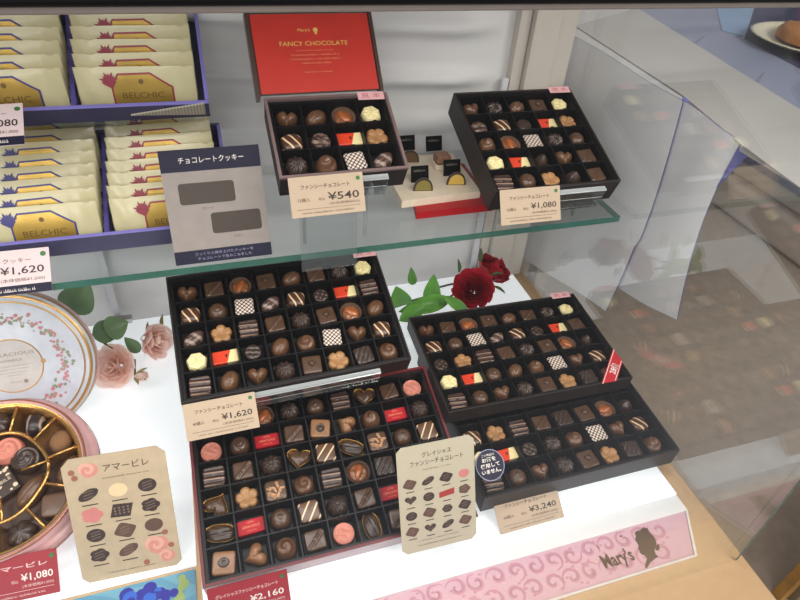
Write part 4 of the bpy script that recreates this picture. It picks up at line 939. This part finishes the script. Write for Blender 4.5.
for p0, yy_, dv in (((459, 273), 63, (-.1, .3, 1)), ((480, 262), 65, (.1, .4, 1)), ((490, 276), 63.5, (1, -.1, .15)), ((493, 286), 63.5, (.8, -.8, -.3))):
    p_ = at_y(p0, yy_); q4 = Vector(dv).normalized()
    Mx = Matrix.Translation(p_) @ q4.to_track_quat('X', 'Z').to_matrix().to_4x4(); leaf_mb(2.2, .65, .1).build('sepal', mat('olive_sepal', (70, 86, 48), .6), rr, smooth=True, M=rel(Mx))
st1 = [at_y(p, y) for p, y in (((404, 303), 65), ((425, 297), 65), ((440, 287), 65.5), ((452, 284), 65.5), ((466, 284), 65))]
st2 = [at_y(p, y) for p, y in (((414, 309), 64), ((436, 302), 64), ((450, 297), 64.3), ((462, 288), 64.5))]
MB().tube([p-o_ for p in st1], .16).build('stem', mat('dark_stem', (58, 62, 52), .5), rr, smooth=True)
MB().tube([p-o_ for p in st2], .16).build('stem', mat('dark_stem', (58, 62, 52), .5), rr, smooth=True)
leaves = [((402, 306), (396, 286), 3.6, 3.2, 64), ((431, 304), (434, 274), 4.2, 2.6, 64), ((413, 285), (411, 267), 2.6, 1.3, 64.5), ((450, 299), (398, 312), 6.4, 2.6, 62.5), ((444, 296), (468, 312), 3.8, 1.6, 61.0), ((424, 306), (399, 321), 4.2, 2.3, 61), ((436, 302), (412, 306), 3.6, 2.0, 62.2)]
for a, b, l_, w_, yy_ in leaves:
    pa = at_y(a, yy_); pb = at_y(b, yy_+.2); d = (pb-pa)
    x_ = d.normalized(); n_ = (-pa).normalized(); y_ = n_.cross(x_).normalized(); n_ = x_.cross(y_)
    Mx = Matrix((x_, y_, n_)).transposed().to_4x4(); Mx.translation = pa
    leaf_mb(d.length, w_, .12).build('leaf', leafg, rr, smooth=True, M=rel(Mx))
# pink roses by the tin
o_ = Vector((-14, 62, BZ+.55))
pr_ = thing('pink_rose_spray', 'pale pink rose spray with bud and grey green leaves beside the tin lid', 'flower', Matrix.Translation(o_))
c1 = at_z((118, 366), -59.6); c2 = at_z((157, 343), -59.8); c3 = at_z((135, 377), -58.6)
bloom_mb(3.0, 6, 1.05, 5, False).build('bloom', rosepink, pr_, smooth=True, M=rel(orient(c1, (-.25, -.75, .75))))
bloom_mb(3.4, 5, .8, 11, False).build('bloom', rosepink, pr_, smooth=True, M=rel(orient(c2+Vector((-1.2, .2, .6)), (.7, -.7, .35))))
bloom_mb(1.7, 4, .4, 13, False).build('bud', rosepink, pr_, smooth=True, M=rel(orient(c3, (.95, -.45, .35))))
for p_, dv in ((c3, (.9, .2, .5)), (c3, (.9, -.8, .2)), (c3, (.3, -1, .2)), (c2+Vector((-1, 1.6, .4)), (.1, .3, 1)), (c2+Vector((.8, 2.4, .6)), (.2, .6, 1))):
    q4 = Vector(dv).normalized(); Mx = Matrix.Translation(p_) @ q4.to_track_quat('X', 'Z').to_matrix().to_4x4()
    leaf_mb(2.0, .55, .15).build('sepal', mat('olive_pink_sepal', (150, 140, 90), .6), pr_, smooth=True, M=rel(Mx))
for a, b, w_, yy_, yb in (((70, 312), (88, 283), 4.2, 67, 68), ((92, 335), (122, 327), 3.0, 66, 66.5), ((105, 332), (127, 322), 3.2, 65.4, 66), ((140, 352), (125, 338), 1.6, 64.5, 65)):
    pa = at_y(a, yy_); pb = at_y(b, yb); d = pb-pa
    x_ = d.normalized(); n_ = (-pa).normalized(); y_ = n_.cross(x_).normalized(); n_ = x_.cross(y_)
    Mx = Matrix((x_, y_, n_)).transposed().to_4x4(); Mx.translation = pa
    leaf_mb(d.length*1.05, w_, .08).build('leaf', leafd, pr_, smooth=True, M=rel(Mx))
MB().tube([c3-o_, Vector((c3+c2)/2)-o_+Vector((-1.5, .5, -.3)), Vector(at_y((95, 338), 66))-o_], .14).build('stem', stemm, pr_, smooth=True)

# ================================================================== BEYOND THE SIDE PANE
nt = thing('display_table', 'neighbouring display table top seen through the side pane', 'table', T(53, 20, -25.2))
MB().rbox(.2, 90, 14, 95, 0, 1.0, .2).build('table_top', mat('pale_board', (205, 202, 200), .5), nt)
MB().rbox(4, 7, 60, 63, -64.7, -.02, .3).build('leg', steel, nt); MB().rbox(4, 7, 88, 92, -64.7, -.02, .3).build('leg', steel, nt)
TZ = -24.1
wp = mat('white_wrapping_paper', (236, 234, 236), .6, var=.03, scale=12, bump=.3); lp = mat('lavender_paper_back', (110, 112, 176), .6); bl = mat('grey_blue_paper', (136, 142, 166), .6, var=.05, scale=8)
def sheet(name, label, pts, z, th, m_, cat='paper'):
    r = MB().prism([(p[0], p[1]) for p in pts], z, z+th); return r.build(name, m_, label=label, cat=cat)
def P(p, z=TZ): v = at_z(p, z); return (v.x, v.y)
sheet('paper_sheet', 'white grey paper sheet lying along the neighbouring table edge', [P((575, 26)), P((637, 8)), P((800, 110)), P((860, 150)), P((830, 210)), P((740, 144)), P((683, 96))], TZ, .06, mat('grey_white_paper', (184, 180, 176), .65, var=.03, scale=12, bump=.3))
bs = thing('wrapping_paper', 'grey blue wrapping paper with small dark lettering on the neighbouring table', 'paper', T(0, 0, TZ-.06))
MB().prism([P((630, 4)), P((755, 4)), P((742, 38)), P((830, 85)), P((860, 160)), P((800, 112))], 0, .05).build('printed_sheet', bl, bs)
tx = MB()
for (px_, s_) in (((697, 44), 5.0), ((738, 38), 2.6), ((758, 84), 6.0)):
    c0 = at_z(px_, TZ); tx = merge(tx, text("Mary's Chocolate", 0, 0, w=s_, h=.55, z=0).xf(T(c0.x, c0.y, .07) @ Matrix.Rotation(radians(38), 4, 'Z')))
tx.build('lettering', mat('slate_ink', (86, 88, 112), .6), bs)
sheet('blue_leaflet', 'pale blue leaflet with round emblem beside the cookie plate', [P((716, 6)), P((756, 2)), P((745, 37)), P((722, 31))], TZ+.03, .05, mat('pale_blue_leaflet', (132, 160, 196), .5))
sheet('navy_cloth', 'dark navy cloth under the cookie plate', [P((754, 2)), P((840, 2)), P((860, 60)), P((825, 82)), P((744, 39))], TZ-.02, .04, mat('navy_cloth', (50, 50, 82), .8))
pc = at_z((822, 42), TZ+1.2); PRr = (at_z((752, 32), TZ+1.2)-pc).length
pl = thing('plate', 'cream ribbed plate holding a cookie at the upper right', 'plate', Matrix.Translation((pc.x, pc.y, TZ+.05)))
mp = MB(); n = 72
prof = [(0, .1), (.45, .1), (.75, .5), (1.0, 1.3), (1.03, 1.45), (.98, 1.5), (.9, 1.25), (.7, .6), (.4, .3), (0.001, .3)]
mp.add([(r*PRr*(1+(.008*cos(36*2*pi*k/n) if r > .7 else 0))*cos(2*pi*k/n), r*PRr*(1+(.008*cos(36*2*pi*k/n) if r > .7 else 0))*sin(2*pi*k/n), z) for r, z in prof for k in range(n)],
       [(i*n+k, i*n+(k+1) % n, (i+1)*n+(k+1) % n, (i+1)*n+k) for i in range(len(prof)-1) for k in range(n)])
mp.build('dish', mat('cream_ceramic', (232, 222, 190), .3, coat=.3), pl, smooth=True)
shape(o_circle, [(.9, 0), (1, .12), (1, .6), (.93, .85), (.75, 1.0), (.4, 1.05)], PRr*.7, warp=lambda x, y, s: .12*sin(3*x)*sin(2.5*y+x)).build('cookie', mat('baked_cookie', (176, 120, 70), .7, var=.3, scale=40, bump=.8), smooth=True, M=T(pc.x+PRr*.1, pc.y+.3, TZ+.85) @ Matrix.Diagonal((1, 1, 1.9, 1)), label='golden brown round cookie on the cream plate at the upper right', cat='cookie')
# hanging sheets with curled corners, white outside and lavender behind
def hang(name, label, fn, nu=24, nv=24):
    mb = MB(); mb.grid(fn, nu, nv, 0)
    mb.grid(lambda u, v: tuple(Vector(fn(u, v))+Vector((.12, 0, 0))), nu, nv, 1)
    return mb.build(name, [wp, lp], smooth=True, label=label, cat='paper', group='paper sheets hanging outside the side pane')
def s1(u, v):      # u: back -> front, v: top -> bottom
    y = 80-(80-54.4)*u; z = -23.2-v*(38-7*u)
    edge = 54.4-.9*sin(pi*v)*1.2*(1 if v < .6 else .6)
    y = 80-(80-edge)*u
    return (52.0+.8*max(0, 1-v*14)*(1-u)**.5+.4*u**8*(1-v)+.3*sin(6*u+3*v), y, z)
hang('paper_sheet', 'white paper sheet hanging nearest the pale post, curled at its corner', s1)
A0 = at_x((740, 143), 52.6); A1 = at_x((700, 220), 52.6); A2 = at_x((675, 320), 52.6)
def s2f(u, v):
    e = A0*(1-v)**2+2*v*(1-v)*(A1*2-(A0+A2)*.5)+A2*v*v
    yb = 55.2; zb = -23.3-v*27
    return (52.7+.9*u**6*(1-v)+.25*sin(5*u+2*v), yb+(e.y-yb)*u, zb+(e.z-zb)*u)
hang('paper_sheet', 'white paper sheet with curved front edge hanging outside the side pane', s2f)
c = MB()
for (p0, p1, p2) in (((683, 96), (689, 102), (668, 138)), ((740, 143), (752, 151), (716, 188))):
    q0, q1, q2 = at_x(p0, 53.0), at_x(p1, 54.2), at_x(p2, 53.0)
    c.add([tuple(q0), tuple(q1), tuple(q2), tuple(q0+Vector((.1, 0, 0))), tuple(q1+Vector((.1, 0, 0))), tuple(q2+Vector((.1, 0, 0)))], [(0, 1, 2), (3, 5, 4), (0, 3, 4, 1), (1, 4, 5, 2), (2, 5, 3, 0)])
c.build('paper_curl', lp, label='lavender undersides of the curled hanging paper corners', cat='paper')
# far counter: beige rounded side on the floor
XF = 150.0
a = at_x((800, 270), XF); zb = -90
t_ = thing('far_counter', 'beige rounded counter side beyond the neighbouring display', 'counter', T(0, 0, 0))
k_ = at_z((800, 270), -90); XC = k_.x
zt = at_x((800, 200), XC).z; zh = at_x((800, 225), XC).z
MB().rbox(XC, XC+60, 20, 240, -90, zh, 2.0, 4).build('side_panel', mat('beige_counter_side', (206, 192, 178), .35, var=.03), t_, smooth=True)
MB().rbox(XC+3, XC+60, 20, 240, zh+.02, zt, 1.5, 3).build('upper_panel', mat('beige_counter_top', (200, 190, 180), .35), t_, smooth=True)
MB().rbox(XC+1, XC+60, 20, 240, zt+.02, zt+2.5, .5).build('blue_ledge', mat('slate_blue_ledge', (104, 112, 138), .4), t_)
# wooden corner strip right of the case
q_ = at_z((771, 592), -90)
MB().rbox(q_.x, q_.x+1.6, q_.y-1.6, q_.y, -90, -40, .15).build('corner_post', mat('golden_oak', (150, 110, 52), .4, var=.25, scale=30), label='golden brown wooden corner post right of the case', cat='post')
MB().rbox(q_.x+1.7, q_.x+40, q_.y-2.5, q_.y-.2, -90, -62, .15).build('cabinet_side', mat('brown_cabinet', (112, 96, 78), .5), label='brown cabinet side beside the golden brown corner post', cat='cabinet')

# ================================================================== LIGHT
def area(name, x, y, z, sx, sy, e, col, target, spread=180):
    l = bpy.data.lights.new(name, 'AREA'); l.shape = 'RECTANGLE'; l.size = sx*S; l.size_y = sy*S; l.energy = e; l.color = col
    o = bpy.data.objects.new(name, l); COL.objects.link(o); l.spread = radians(spread); o.location = (x*S, y*S, (z+ZF)*S)
    d = Vector(target)-Vector((x, y, z)); o.rotation_euler = d.to_track_quat('-Z', 'Y').to_euler(); return o
area('case_strip_lamp', -8, 23.5, -3.6, 110, 2.5, 1.2, (1, .97, .94), (-8, 34, -62), 150)
area('case_roof_lamp', -8, 37, .3, 112, 9, 3.0, (1, .975, .95), (-8, 37, -62), 170)
area('ceiling_lamp', 140, -110, 120, 160, 100, 62, (1, .95, .88), (110, 60, -80))
area('added_fill_lamp', -130, -170, 75, 180, 90, 36, (1, .98, .96), (10, 60, -45))  # added fill light behind the camera, stands for no known lamp
w_ = bpy.data.worlds.new('world'); sc.world = w_; w_.use_nodes = True
w_.node_tree.nodes['Background'].inputs[0].default_value = (.92, .93, 1.0, 1); w_.node_tree.nodes['Background'].inputs[1].default_value = .42

# things whose parts were laid out in case coordinates: put their empty at their own base
bpy.context.view_layer.update()
for o in [o for o in sc.objects if o.type == 'EMPTY' and o.parent is None and o.name.split('.')[0] in ('sample_tray', 'poster_strip', 'floral_poster', 'wrapping_paper', 'far_counter')]:
    pts_ = [c.matrix_world @ v.co for c in o.children for v in c.data.vertices]
    base = Vector(((min(p.x for p in pts_)+max(p.x for p in pts_))/2, (min(p.y for p in pts_)+max(p.y for p in pts_))/2, min(p.z for p in pts_)))
    d = base-o.matrix_world.translation; o.location = base
    for c in o.children: c.location = c.location-d
